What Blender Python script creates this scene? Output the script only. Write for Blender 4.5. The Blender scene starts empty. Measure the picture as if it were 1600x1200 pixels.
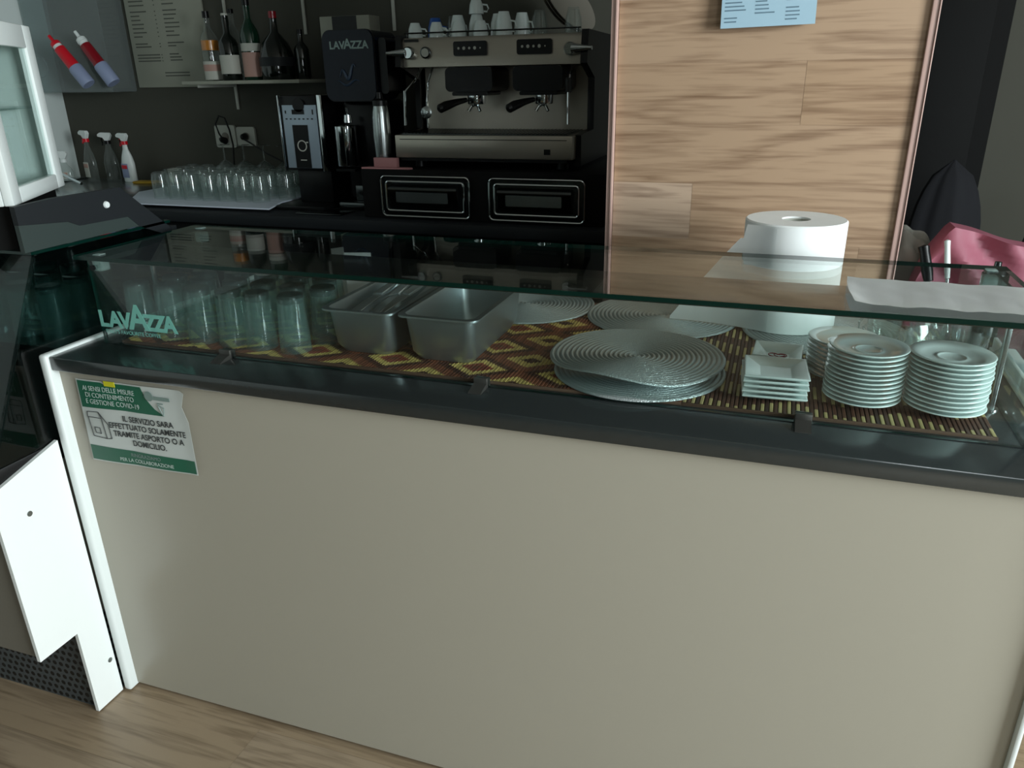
import bpy, bmesh, math, random
from mathutils import Vector, Matrix
PI = math.pi
SC = bpy.context.scene
COL = SC.collection

# ---------------------------------------------------------------- camera
pitch, yaw, roll = math.radians(21.85), math.radians(19.1), math.radians(0.96)
F = Vector((-math.sin(yaw)*math.cos(pitch), math.cos(yaw)*math.cos(pitch), -math.sin(pitch)))
R0 = Vector((math.cos(yaw), math.sin(yaw), 0)); D0 = F.cross(R0)
if D0.z > 0: D0 = -D0
RR = math.cos(roll)*R0 + math.sin(roll)*D0
DD = -math.sin(roll)*R0 + math.cos(roll)*D0
cam = bpy.data.cameras.new('camera'); camo = bpy.data.objects.new('camera', cam); COL.objects.link(camo)
M3 = Matrix((RR, -DD, -F)).transposed()
camo.matrix_world = Matrix.Translation((0, 0, 1.5)) @ M3.to_4x4()
cam.sensor_width = 36; cam.lens = 36*1190/1600; cam.clip_start = .02; cam.clip_end = 60
SC.camera = camo

# ---------------------------------------------------------------- light
SC.view_settings.view_transform = 'Standard'
try: SC.view_settings.look = 'None'
except Exception: pass
SC.view_settings.exposure = -0.13
SC.view_settings.gamma = 1.0
SC.view_settings.use_curve_mapping = False
SC.cycles.max_bounces = 14; SC.cycles.transparent_max_bounces = 40
SC.cycles.glossy_bounces = 6; SC.cycles.transmission_bounces = 10
w = bpy.data.worlds.new('sky'); SC.world = w; w.use_nodes = True
w.node_tree.nodes['Background'].inputs[0].default_value = (.80, .93, 1, 1)
w.node_tree.nodes['Background'].inputs[1].default_value = 1.2
def area(name, loc, rot, sx, sy, power, col=(1, 1, 1)):
    l = bpy.data.lights.new(name, 'AREA'); l.shape = 'RECTANGLE'; l.size = sx; l.size_y = sy
    l.energy = power; l.color = col
    o = bpy.data.objects.new(name, l); COL.objects.link(o); o.location = loc; o.rotation_euler = rot
    return o
# daylight in the right wall window; ambient fill lamp added behind the camera
area('window_daylight_right', (3.55, -.2, 1.82), (0, math.radians(90), 0), 1.7, 1.9, 315, (.90, .98, 1))
area('added_fill_front', (2.5, -3.35, 1.9), (math.radians(90), 0, 0), 1.3, 1.3, 30, (.9, .97, 1))

# ---------------------------------------------------------------- materials
def lin(c):
    return tuple((v/255/12.92 if v/255 <= .04045 else ((v/255+.055)/1.055)**2.4) for v in c)
def pr(name, rgb, rough=.5, metal=0, coat=0, spec=.5, emit=None):
    m = bpy.data.materials.new(name); m.use_nodes = True
    b = m.node_tree.nodes['Principled BSDF']; c = lin(rgb)
    b.inputs['Base Color'].default_value = (*c, 1); b.inputs['Roughness'].default_value = rough
    b.inputs['Metallic'].default_value = metal; b.inputs['Coat Weight'].default_value = coat
    b.inputs['Specular IOR Level'].default_value = spec
    return m
def nodes(m): return m.node_tree.nodes, m.node_tree.links, m.node_tree.nodes['Principled BSDF']
def add_noise(m, amt=.12, scale=8, stretch=(1, 1, 1), bump=0, rough_amt=0):
    N, L, B = nodes(m)
    tc = N.new('ShaderNodeTexCoord'); mp = N.new('ShaderNodeMapping'); mp.inputs['Scale'].default_value = stretch
    nz = N.new('ShaderNodeTexNoise'); nz.inputs['Scale'].default_value = scale; nz.inputs['Detail'].default_value = 6
    L.new(tc.outputs['Object'], mp.inputs[0]); L.new(mp.outputs[0], nz.inputs['Vector'])
    mx = N.new('ShaderNodeMix'); mx.data_type = 'RGBA'
    c = B.inputs['Base Color'].default_value[:]
    mx.inputs['A'].default_value = tuple(v*(1-amt) for v in c[:3])+(1,); mx.inputs['B'].default_value = tuple(min(1, v*(1+amt)) for v in c[:3])+(1,)
    L.new(nz.outputs[0], mx.inputs['Factor']); L.new(mx.outputs['Result'], B.inputs['Base Color'])
    if bump:
        bp = N.new('ShaderNodeBump'); bp.inputs['Strength'].default_value = bump; bp.inputs['Distance'].default_value = .002
        L.new(nz.outputs[0], bp.inputs['Height']); L.new(bp.outputs[0], B.inputs['Normal'])
    return m
def wood(name, base, dark, rough, warp=.9):
    m = pr(name, base, rough); N, L, B = nodes(m)
    tc = N.new('ShaderNodeTexCoord'); at = N.new('ShaderNodeAttribute'); at.attribute_name = 'tone'
    off = N.new('ShaderNodeVectorMath'); off.operation = 'MULTIPLY_ADD'
    cmb = N.new('ShaderNodeCombineXYZ')
    for i in range(3): L.new(at.outputs['Fac'], cmb.inputs[i])
    L.new(cmb.outputs[0], off.inputs[0]); off.inputs[1].default_value = (7.3, 11.1, 5.7); L.new(tc.outputs['Object'], off.inputs[2])
    mp = N.new('ShaderNodeMapping'); mp.inputs['Scale'].default_value = (1.3, 9, 11) if warp else (1, 1, 1)
    L.new(off.outputs[0], mp.inputs[0])
    n1 = N.new('ShaderNodeTexNoise'); n1.inputs['Scale'].default_value = 1.15; n1.inputs['Detail'].default_value = 3; n1.inputs['Distortion'].default_value = .7
    L.new(mp.outputs[0], n1.inputs['Vector'])
    ml = N.new('ShaderNodeMath'); ml.operation = 'MULTIPLY'; ml.inputs[1].default_value = 9
    fr = N.new('ShaderNodeMath'); fr.operation = 'PINGPONG'; fr.inputs[1].default_value = 1
    L.new(n1.outputs[0], ml.inputs[0]); L.new(ml.outputs[0], fr.inputs[0])
    mp2 = N.new('ShaderNodeMapping'); mp2.inputs['Scale'].default_value = (4, 90, 90)
    n2 = N.new('ShaderNodeTexNoise'); n2.inputs['Scale'].default_value = 1.5; n2.inputs['Detail'].default_value = 5
    L.new(off.outputs[0], mp2.inputs[0]); L.new(mp2.outputs[0], n2.inputs['Vector'])
    n3 = N.new('ShaderNodeTexNoise'); n3.inputs['Scale'].default_value = 2.2; L.new(mp.outputs[0], n3.inputs['Vector'])
    rp = N.new('ShaderNodeValToRGB'); rp.color_ramp.elements[0].position = .0; rp.color_ramp.elements[1].position = .62
    rp.color_ramp.elements[0].color = (*lin(dark), 1); rp.color_ramp.elements[1].color = (*lin(base), 1)
    ad = N.new('ShaderNodeMath'); ad.operation = 'MULTIPLY_ADD'; ad.inputs[1].default_value = .42
    L.new(fr.outputs[0], ad.inputs[0]); L.new(n2.outputs[0], ad.inputs[2])
    ad2 = N.new('ShaderNodeMath'); ad2.operation = 'MULTIPLY_ADD'; ad2.inputs[1].default_value = .5
    L.new(n3.outputs[0], ad2.inputs[0]); L.new(ad.outputs[0], ad2.inputs[2])
    s2 = N.new('ShaderNodeMath'); s2.operation = 'MULTIPLY_ADD'; s2.inputs[1].default_value = 1.0; s2.inputs[2].default_value = -.42
    L.new(ad2.outputs[0], s2.inputs[0]); L.new(s2.outputs[0], rp.inputs[0])
    hs = N.new('ShaderNodeHueSaturation'); mr = N.new('ShaderNodeMapRange'); mr.inputs['To Min'].default_value = .86; mr.inputs['To Max'].default_value = 1.1
    mr2 = N.new('ShaderNodeMapRange'); mr2.inputs['To Min'].default_value = 1.08; mr2.inputs['To Max'].default_value = .8
    L.new(at.outputs['Fac'], mr.inputs['Value']); L.new(mr.outputs[0], hs.inputs['Value'])
    L.new(at.outputs['Fac'], mr2.inputs['Value']); L.new(mr2.outputs[0], hs.inputs['Saturation'])
    L.new(rp.outputs[0], hs.inputs['Color']); L.new(hs.outputs[0], B.inputs['Base Color'])
    return m
def glass(name, tint, rough=.0, ior=1.5, dens=0.0, dcol=(1, 1, 1)):
    m = bpy.data.materials.new(name); m.use_nodes = True; N = m.node_tree.nodes; L = m.node_tree.links
    N.remove(N['Principled BSDF']); out = N['Material Output']
    tr = N.new('ShaderNodeBsdfTransparent'); tr.inputs[0].default_value = (*tint, 1)
    gl = N.new('ShaderNodeBsdfGlossy'); gl.inputs['Roughness'].default_value = rough
    fr = N.new('ShaderNodeFresnel'); fr.inputs[0].default_value = ior
    mx = N.new('ShaderNodeMixShader')
    if ior > 0:
        # same reflectance entering and leaving the pane
        geo = N.new('ShaderNodeNewGeometry'); mi = N.new('ShaderNodeMix'); mi.inputs['A'].default_value = ior; mi.inputs['B'].default_value = 1/ior
        L.new(geo.outputs['Backfacing'], mi.inputs['Factor']); L.new(mi.outputs['Result'], fr.inputs[0])
        L.new(fr.outputs[0], mx.inputs[0])
    L.new(tr.outputs[0], mx.inputs[1]); L.new(gl.outputs[0], mx.inputs[2])
    last = mx
    if dens:
        df = N.new('ShaderNodeBsdfDiffuse'); df.inputs[0].default_value = (*dcol, 1)
        m2 = N.new('ShaderNodeMixShader'); m2.inputs[0].default_value = dens
        L.new(mx.outputs[0], m2.inputs[1]); L.new(df.outputs[0], m2.inputs[2]); last = m2
    L.new(last.outputs[0], out.inputs[0]); return m

M = {}
M['laminate'] = pr('cream_laminate', (168, 163, 149), .28, spec=.5)
M['white_panel'] = pr('white_lacquer_panel', (236, 240, 238), .35)
M['white_pl'] = pr('white_plastic', (225, 232, 230), .4)
M['stone'] = add_noise(pr('polished_dark_stone', (42, 47, 47), .16, spec=.75), .12, 60)
M['steel'] = pr('brushed_steel', (175, 182, 182), .27, 1)
M['steel_rail'] = pr('polished_steel_rail', (50, 48, 44), .3, .5)
M['pan'] = pr('satin_pan_steel', (166, 176, 178), .42, .92)
M['chrome'] = pr('chrome', (215, 222, 224), .08, 1)
M['steel_warm'] = pr('machine_steel', (176, 170, 158), .33, .75)
M['cutlery'] = pr('worn_cutlery_steel', (205, 212, 214), .3, .75)
M['clip'] = pr('clip_metal', (96, 96, 92), .35, .8)
M['dark_steel'] = pr('dark_steel', (84, 88, 88), .22, 1)
M['black'] = pr('black_plastic', (10, 11, 12), .35, spec=.3)
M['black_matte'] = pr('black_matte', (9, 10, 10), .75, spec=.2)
M['rubber'] = pr('black_rubber', (10, 10, 10), .6)
M['navy'] = pr('navy_hopper_plastic', (8, 15, 28), .25, spec=.25)
M['porc'] = pr('white_porcelain', (222, 234, 232), .14, coat=.4)
M['paper'] = add_noise(pr('white_paper', (240, 243, 242), .8, spec=.2), .03, 30, bump=.1)
M['wall'] = add_noise(pr('grey_olive_wall_paint', (66, 66, 57), .8), .05, 3)
M['wall_white'] = add_noise(pr('white_wall_paint', (205, 215, 212), .8), .03, 3)
M['wall_dark'] = pr('dark_wall_paint', (46, 44, 38), .85)
M['ceiling'] = pr('ceiling_paint', (160, 160, 155), .9)
M['case_grey'] = pr('case_grey_metal', (120, 116, 106), .45)
M['charcoal'] = pr('charcoal_panel', (27, 31, 34), .55, spec=.3)
M['reflection_grey'] = pr('painted_reflection_grey', (50, 60, 58), .5, spec=.3)
M['trim'] = pr('rose_beige_trim', (196, 164, 154), .4)
M['floor'] = wood('oak_floor', (152, 132, 106), (108, 90, 68), .38)
M['wood'] = wood('oak_cladding', (184, 155, 128), (122, 93, 70), .5)
M['green'] = pr('poster_green', (12, 92, 66), .45)
M['poster'] = pr('poster_paper', (196, 202, 198), .35)
M['ink'] = pr('black_ink', (28, 32, 32), .5)
M['ink_white'] = pr('pale_print', (190, 208, 200), .5)
M['ink_grey'] = pr('grey_print', (120, 140, 134), .5)
M['yellow'] = pr('yellow_tape', (205, 200, 30), .5)
M['yellow_cloth'] = pr('yellow_sponge', (176, 140, 40), .9)
M['glass_edge'] = pr('green_glass_edge', (3, 34, 28), .15, spec=.4)
M['sheet'] = glass('sheet_glass', (.93, .975, .965))
M['dark_sheet'] = glass('tinted_case_glass', (.52, .62, .61))
M['tumbler'] = glass('tumbler_glass', (.93, .96, .955), dens=.04, dcol=(.55, .85, .80))
M['tumbler_base'] = glass('tumbler_base_glass', (.42, .50, .49), dens=.2, dcol=(.10, .14, .14))
M['clear'] = glass('clear_glass', (.93, .95, .94), dens=.03, dcol=(.7, .8, .78))
M['acrylic'] = glass('acrylic', (.88, .92, .92), dens=.12, dcol=(.55, .6, .6))
M['frost'] = pr('etched_letters', (120, 186, 172), .6)
M['bracket'] = glass('clear_plastic', (.75, .86, .84), dens=.25, dcol=(.6, .75, .72))
M['bluebottle'] = glass('blue_plastic', (.45, .68, .75), dens=.25, dcol=(.2, .42, .5))
M['red'] = pr('red_plastic', (205, 20, 38), .35)
M['red_dark'] = pr('dark_red_glass', (130, 14, 28), .2)
M['bluelabel'] = pr('pale_blue_label', (140, 152, 182), .5)
M['amber'] = pr('amber_liquid', (196, 120, 12), .2)
M['bottle_dark'] = pr('dark_bottle_glass', (10, 18, 14), .08, spec=.7)
M['bottle_green'] = pr('green_bottle_glass', (10, 44, 30), .08, spec=.7)
M['label'] = pr('pale_label', (180, 182, 172), .6)
M['pinklabel'] = pr('pink_label', (176, 140, 128), .6)
M['board'] = add_noise(pr('menu_board', (150, 152, 138), .6), .03, 4)
M['board_ink'] = pr('menu_board_print', (84, 86, 78), .6)
M['blue_paper'] = pr('pale_blue_paper', (158, 188, 204), .6)
M['blue_ink'] = pr('blue_grey_print', (92, 118, 134), .6)
M['pink'] = add_noise(pr('pink_paper', (150, 86, 102), .6), .08, 9, bump=.2)
M['greycloth'] = add_noise(pr('grey_cloth', (140, 142, 134), .9), .15, 12, bump=.5)
M['jacket'] = add_noise(pr('navy_black_fabric', (8, 10, 17), .9), .2, 20, bump=.4)
M['redline'] = pr('red_line', (170, 24, 60), .5)
M['purple'] = pr('purple_line', (60, 30, 60), .5)
M['towel'] = add_noise(pr('white_drying_towel', (200, 210, 222), .9), .12, 7, (1, 6, 1), bump=.3)
M['pinkbox'] = pr('dusty_pink_card', (170, 120, 120), .7)
M['cupblue'] = pr('blue_cup', (20, 84, 170), .3)
M['bin'] = pr('dark_grey_bin', (44, 52, 54), .5)

def grille_mat():
    m = pr('perforated_grille', (72, 78, 80), .5); N, L, B = nodes(m)
    tc = N.new('ShaderNodeTexCoord'); mp = N.new('ShaderNodeMapping'); mp.inputs['Scale'].default_value = (1/.021,)*3
    L.new(tc.outputs['Object'], mp.inputs[0]); sp = N.new('ShaderNodeSeparateXYZ'); L.new(mp.outputs[0], sp.inputs[0])
    fx = N.new('ShaderNodeMath'); fx.operation = 'FRACT'; fz = N.new('ShaderNodeMath'); fz.operation = 'FRACT'
    fl = N.new('ShaderNodeMath'); fl.operation = 'FLOOR'; hf = N.new('ShaderNodeMath'); hf.operation = 'MULTIPLY_ADD'; hf.inputs[1].default_value = .5
    L.new(sp.outputs['Z'], fl.inputs[0]); L.new(fl.outputs[0], hf.inputs[0]); L.new(sp.outputs['X'], hf.inputs[2]); L.new(hf.outputs[0], fx.inputs[0]); L.new(sp.outputs['Z'], fz.inputs[0])
    cb = N.new('ShaderNodeCombineXYZ'); L.new(fx.outputs[0], cb.inputs[0]); L.new(fz.outputs[0], cb.inputs[1])
    d = N.new('ShaderNodeVectorMath'); d.operation = 'DISTANCE'; d.inputs[1].default_value = (.5, .5, 0); L.new(cb.outputs[0], d.inputs[0])
    lt = N.new('ShaderNodeMath'); lt.operation = 'LESS_THAN'; lt.inputs[1].default_value = .33; L.new(d.outputs['Value'], lt.inputs[0])
    mx = N.new('ShaderNodeMix'); mx.data_type = 'RGBA'; mx.inputs['A'].default_value = (*lin((72, 78, 80)), 1); mx.inputs['B'].default_value = (.003, .003, .003, 1)
    L.new(lt.outputs[0], mx.inputs['Factor']); L.new(mx.outputs['Result'], B.inputs['Base Color']); return m
M['grille'] = grille_mat()

def bamboo_mat_material(name, period):
    """reed runner: brown reeds with a stepped diamond pattern in straw and dark reeds"""
    m = pr(name, (120, 76, 48), .55); N, L, B = nodes(m)
    tc = N.new('ShaderNodeTexCoord'); sp = N.new('ShaderNodeSeparateXYZ'); L.new(tc.outputs['Object'], sp.inputs[0])
    def math_(op, a, b=None, c=None):
        n = N.new('ShaderNodeMath'); n.operation = op
        for i, v in enumerate((a, b, c)):
            if v is None: continue
            if isinstance(v, (int, float)): n.inputs[i].default_value = v
            else: L.new(v, n.inputs[i])
        return n.outputs[0]
    step = .0075
    xs = math_('MULTIPLY', math_('FLOOR', math_('DIVIDE', sp.outputs['X'], step)), step)
    px = math_('PINGPONG', xs, period/2)          # 0..period/2
    py = math_('PINGPONG', sp.outputs['Y'], period*.36)
    d = math_('ADD', math_('MULTIPLY', px, 1.0), math_('MULTIPLY', py, 1.38))
    t = math_('DIVIDE', d, period*1.0)             # 0..1
    rp = N.new('ShaderNodeValToRGB'); rp.color_ramp.interpolation = 'CONSTANT'
    cols = [(0, (70, 38, 26)), (.12, (206, 178, 104)), (.30, (128, 74, 50)), (.52, (82, 48, 34)), (.66, (206, 178, 104)), (.80, (134, 66, 46)), (.92, (110, 66, 44))]
    e = rp.color_ramp.elements; e[0].position = 0; e[0].color = (*lin(cols[0][1]), 1); e[1].position = cols[1][0]; e[1].color = (*lin(cols[1][1]), 1)
    for p, c in cols[2:]:
        q = e.new(p); q.color = (*lin(c), 1)
    L.new(t, rp.inputs[0])
    wn = N.new('ShaderNodeTexWhiteNoise'); wn.noise_dimensions = '1D'; L.new(xs, wn.inputs['W'])
    hs = N.new('ShaderNodeHueSaturation'); mr = N.new('ShaderNodeMapRange'); mr.inputs['To Min'].default_value = .72; mr.inputs['To Max'].default_value = 1.15
    L.new(wn.outputs['Value'], mr.inputs['Value']); L.new(mr.outputs[0], hs.inputs['Value']); L.new(rp.outputs[0], hs.inputs['Color'])
    L.new(hs.outputs[0], B.inputs['Base Color']); return m
M['bamboo'] = bamboo_mat_material('reed_runner', .19)
def striped_reeds():
    m = pr('reed_runner_striped', (120, 76, 48), .55); N, L, B = nodes(m)
    tc = N.new('ShaderNodeTexCoord'); sp = N.new('ShaderNodeSeparateXYZ'); L.new(tc.outputs['Object'], sp.inputs[0])
    def mt(op, a, b=None):
        n = N.new('ShaderNodeMath'); n.operation = op
        for i, v in enumerate((a, b)):
            if v is None: continue
            if isinstance(v, (int, float)): n.inputs[i].default_value = v
            else: L.new(v, n.inputs[i])
        return n.outputs[0]
    idx = mt('FLOOR', mt('DIVIDE', sp.outputs['X'], .5035/67)); par = mt('FLOORED_MODULO', idx, 2.0)
    yy = mt('FLOORED_MODULO', mt('ADD', sp.outputs['Y'], mt('MULTIPLY', mt('PINGPONG', idx, 12.0), .004)), .11)
    band = mt('LESS_THAN', yy, .062); straw = mt('MULTIPLY', mt('SUBTRACT', 1.0, par), band)
    wn = N.new('ShaderNodeTexWhiteNoise'); wn.noise_dimensions = '1D'; L.new(idx, wn.inputs['W'])
    m1 = N.new('ShaderNodeMix'); m1.data_type = 'RGBA'; m1.inputs['A'].default_value = (*lin((98, 62, 46)), 1); m1.inputs['B'].default_value = (*lin((60, 38, 28)), 1); L.new(mt('MULTIPLY', par, wn.outputs['Value']), m1.inputs['Factor'])
    m2 = N.new('ShaderNodeMix'); m2.data_type = 'RGBA'; m2.inputs['B'].default_value = (*lin((192, 172, 118)), 1); L.new(m1.outputs['Result'], m2.inputs['A']); L.new(straw, m2.inputs['Factor'])
    L.new(m2.outputs['Result'], B.inputs['Base Color']); return m
M['bamboo2'] = striped_reeds()
def silver():
    m = pr('silver_woven_vinyl', (176, 186, 186), .36, .6); N, L, B = nodes(m)
    tc = N.new('ShaderNodeTexCoord'); v = N.new('ShaderNodeTexVoronoi'); v.inputs['Scale'].default_value = 420
    L.new(tc.outputs['Object'], v.inputs['Vector'])
    bp = N.new('ShaderNodeBump'); bp.inputs['Strength'].default_value = .55; bp.inputs['Distance'].default_value = .0015
    L.new(v.outputs['Distance'], bp.inputs['Height']); L.new(bp.outputs[0], B.inputs['Normal']); return m
M['silver'] = silver()
M['border'] = pr('brown_cotton_border', (92, 66, 50), .8)

# ---------------------------------------------------------------- mesh helpers
def nb(): return bmesh.new()
def box(bm, x0, x1, y0, y1, z0, z1, bevel=0, seg=2, mi=0):
    v = [bm.verts.new((x, y, z)) for x in (x0, x1) for y in (y0, y1) for z in (z0, z1)]
    fs = []
    for q in ((0, 1, 3, 2), (4, 6, 7, 5), (0, 4, 5, 1), (2, 3, 7, 6), (0, 2, 6, 4), (1, 5, 7, 3)):
        f = bm.faces.new([v[i] for i in q]); f.material_index = mi; fs.append(f)
    if bevel:
        es = list({e for f in fs for e in f.edges})
        bmesh.ops.bevel(bm, geom=es, offset=bevel, segments=seg, affect='EDGES', profile=.5)
    return v
def lathe(bm, prof, n=32, c=(0, 0, 0), sx=1, sy=1, mi=0, mat=None, closed=False):
    rings = []
    for r, z in prof:
        if r < 1e-6:
            p = Vector((0, 0, z)); p = mat @ p if mat else p
            rings.append([bm.verts.new(Vector(c)+p)])
        else:
            ring = []
            for i in range(n):
                a = 2*PI*i/n; p = Vector((r*sx*math.cos(a), r*sy*math.sin(a), z)); p = mat @ p if mat else p
                ring.append(bm.verts.new(Vector(c)+p))
            rings.append(ring)
    if closed: rings.append(rings[0])
    for a, b in zip(rings, rings[1:]):
        for i in range(n):
            j = (i+1) % n
            try:
                if len(a) == 1 and len(b) == 1: continue
                if len(a) == 1: f = bm.faces.new((a[0], b[j], b[i]))
                elif len(b) == 1: f = bm.faces.new((a[i], a[j], b[0]))
                else: f = bm.faces.new((a[i], a[j], b[j], b[i]))
                f.material_index = mi; f.smooth = True
            except ValueError: pass
def axis_mat(p0, p1):
    d = (Vector(p1)-Vector(p0)).normalized(); q = Vector((0, 0, 1)).rotation_difference(d); return q.to_matrix()
def rod(bm, p0, p1, r0, r1=None, n=16, mi=0):
    r1 = r0 if r1 is None else r1; L_ = (Vector(p1)-Vector(p0)).length
    lathe(bm, [(0, 0), (r0, 0), (r1, L_), (0, L_)], n, p0, mi=mi, mat=axis_mat(p0, p1))
def tube(bm, pts, r, n=10, mi=0):
    pts = [Vector(p) for p in pts]; rings = []; up = Vector((0, 0, 1))
    for i, p in enumerate(pts):
        t = (pts[min(i+1, len(pts)-1)]-pts[max(i-1, 0)]).normalized()
        u = up if abs(t.dot(up)) < .95 else Vector((1, 0, 0))
        a = t.cross(u).normalized(); b = t.cross(a)
        rr = r[i] if isinstance(r, (list, tuple)) else r
        rings.append([bm.verts.new(p+a*rr*math.cos(2*PI*k/n)+b*rr*math.sin(2*PI*k/n)) for k in range(n)])
    for A, B in zip(rings, rings[1:]):
        for k in range(n):
            f = bm.faces.new((A[k], A[(k+1) % n], B[(k+1) % n], B[k])); f.smooth = True; f.material_index = mi
    for R_ in (rings[0][::-1], rings[-1]):
        f = bm.faces.new(R_); f.material_index = mi
def prism(bm, poly, ax, d0, d1, mi=0):
    """outline poly (2D) extruded along axis ax from d0 to d1"""
    def P(a, b, d): return {'x': (d, a, b), 'y': (a, d, b), 'z': (a, b, d)}[ax]
    A = [bm.verts.new(P(a, b, d0)) for a, b in poly]; B = [bm.verts.new(P(a, b, d1)) for a, b in poly]
    n = len(poly); fs = [bm.faces.new(A), bm.faces.new(B[::-1])]
    for i in range(n): fs.append(bm.faces.new((A[i], B[i], B[(i+1) % n], A[(i+1) % n])))
    for f in fs: f.material_index = mi
def rrect(x0, x1, z0, z1, r, n=5):
    out = []
    for cx, cz, a0 in ((x1-r, z0+r, -90), (x1-r, z1-r, 0), (x0+r, z1-r, 90), (x0+r, z0+r, 180)):
        for k in range(n+1):
            a = math.radians(a0+90*k/n); out.append((cx+r*math.cos(a), cz+r*math.sin(a)))
    return out
def obj(name, bm, mat, parent=None, loc=(0, 0, 0), rot=(0, 0, 0), label=None, smooth=False, autosm=True):
    bmesh.ops.recalc_face_normals(bm, faces=bm.faces[:])
    me = bpy.data.meshes.new(name); bm.to_mesh(me); bm.free()
    for m in (mat if isinstance(mat, (list, tuple)) else [mat]): me.materials.append(M[m] if isinstance(m, str) else m)
    if smooth:
        for p in me.polygons: p.use_smooth = True
    if autosm:
        try: me.set_sharp_from_angle(angle=math.radians(40))
        except Exception: pass
    o = bpy.data.objects.new(name, me); COL.objects.link(o); o.location = loc; o.rotation_euler = rot
    if parent: o.parent = parent
    if label: o['label'] = label
    return o
def tag(o, label, cat, group=None, kind=None):
    o['label'] = label; o['category'] = cat
    if group: o['group'] = group
    if kind: o['kind'] = kind
    return o
def thing(name, label, cat, loc=(0, 0, 0), rotz=0, group=None):
    o = bpy.data.objects.new(name, None); COL.objects.link(o); o.location = loc; o.rotation_euler = (0, 0, rotz); o.empty_display_size = .05
    return tag(o, label, cat, group)
def struct(name, bm, mat, parent=None, label=None):
    o = obj(name, bm, mat, parent)
    if not parent:
        o['kind'] = 'structure'
        if label: o['label'] = label
    return o
def dup(root, loc, rotz=None, label=None, group=None):
    def cp(o, par):
        c = o.copy(); COL.objects.link(c)
        if par: c.parent = par
        for ch in list(o.children): cp(ch, c)
        return c
    r = cp(root, None); r.location = loc
    if rotz is not None: r.rotation_euler = (r.rotation_euler.x, r.rotation_euler.y, rotz)
    if label: r['label'] = label
    if group: r['group'] = group
    return r
def text(name, s, size, parent, loc, rot=(PI/2, 0, 0), mat='ink', align='LEFT', bold=0, sx=1, depth=.0003, space=1):
    """lettering as a mesh"""
    cu = bpy.data.curves.new(name, 'FONT'); cu.body = s; cu.size = size; cu.align_x = align; cu.extrude = depth; cu.offset = bold; cu.space_character = space
    t = bpy.data.objects.new(name+'_src', cu); COL.objects.link(t)
    bpy.context.view_layer.update()
    me = bpy.data.meshes.new_from_object(t.evaluated_get(bpy.context.evaluated_depsgraph_get()))
    bpy.data.objects.remove(t); me.materials.clear(); me.materials.append(M[mat])
    o = bpy.data.objects.new(name, me); COL.objects.link(o); o.location = loc; o.rotation_euler = rot; o.scale = (sx, 1, 1)
    if parent: o.parent = parent
    return o
def planks(bm, x0, x1, z0, row, nrows, L_, seams, put):
    """laminate boards laid in rows; every board its own face group with a tone"""
    lay = bm.faces.layers.float.get('tone') or bm.faces.layers.float.new('tone')
    rnd = random.Random(5)
    for k in range(nrows):
        a = z0+k*row; b = a+row-.0006; off = seams.get(k, rnd.uniform(0, L_)); cuts = [x0]
        x = off-math.ceil((off-x0)/L_)*L_
        while x < x1:
            if x > x0+.02: cuts.append(x)
            x += L_
        cuts.append(x1)
        for u, v in zip(cuts, cuts[1:]):
            f = bm.faces.new([bm.verts.new(put(*q)) for q in ((u+.0003, a), (v-.0003, a), (v-.0003, b), (u+.0003, b))]); f[lay] = rnd.random()
ORD = ['first', 'second', 'third', 'fourth', 'fifth', 'sixth', 'seventh', 'eighth', 'ninth', 'tenth', 'eleventh', 'twelfth', 'thirteenth', 'fourteenth']

# ---------------------------------------------------------------- the room
XL, XR, YF, YB, ZC = -3.97, 3.6, -3.4, 3.62, 2.9
bm = nb(); planks(bm, XL, XR, YF, .19, 38, 1.3, {}, lambda u, v: (u, v, 0))
for f in bm.faces: pass
box(bm, XL, XR, YF, YB+.2, -.06, -.002); struct('floor', bm, 'floor', label='light oak plank floor')
bm = nb(); box(bm, XL-.1, XR+.1, YF-.1, YB+.1, ZC, ZC+.1); struct('ceiling', bm, 'ceiling')
bm = nb(); box(bm, XL-.1, XR+.1, YB, YB+.1, 0, ZC); struct('wall_back', bm, 'wall')
bm = nb(); box(bm, XL-.1, XL, YF, YB, 0, ZC); struct('wall_left', bm, 'wall_white')
bm = nb()
wy0, wy1, wz0, wz1 = -1.2, .8, .9, 2.75
box(bm, XR, XR+.15, YF, wy0, 0, ZC); box(bm, XR, XR+.15, wy1, YB, 0, ZC); box(bm, XR, XR+.15, wy0, wy1, 0, wz0); box(bm, XR, XR+.15, wy0, wy1, wz1, ZC)
struct('wall_right', bm, 'wall_dark')
bm = nb()
for y in (wy0, wy1-.06): box(bm, XR, XR+.06, y, y+.06, wz0, wz1)
for z in (wz0, wz1-.06): box(bm, XR, XR+.06, wy0, wy1, z, z+.06)
o = struct('window_1', bm, 'white_pl'); bm = nb(); box(bm, XR+.02, XR+.026, wy0, wy1, wz0, wz1); obj('pane', bm, 'sheet', o)
bm = nb()
dx0, dx1, dz0, dz1 = 1.8, 3.2, 1.2, 2.6
box(bm, XL, dx0, YF-.12, YF, 0, ZC); box(bm, dx1, XR, YF-.12, YF, 0, ZC); box(bm, dx0, dx1, YF-.12, YF, 0, dz0); box(bm, dx0, dx1, YF-.12, YF, dz1, ZC)
struct('wall_front', bm, 'wall')
bm = nb()
for x in (dx0, dx1-.06): box(bm, x, x+.06, YF-.06, YF, dz0, dz1)
for z in (dz0, dz1-.06): box(bm, dx0, dx1, YF-.06, YF, z, z+.06)
o = struct('fill_opening', bm, 'white_pl'); bm = nb(); box(bm, dx0, dx1, YF-.03, YF-.024, dz0, dz1); obj('pane', bm, 'sheet', o)  # unseen glazed opening, added to hold the front fill lamp
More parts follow.
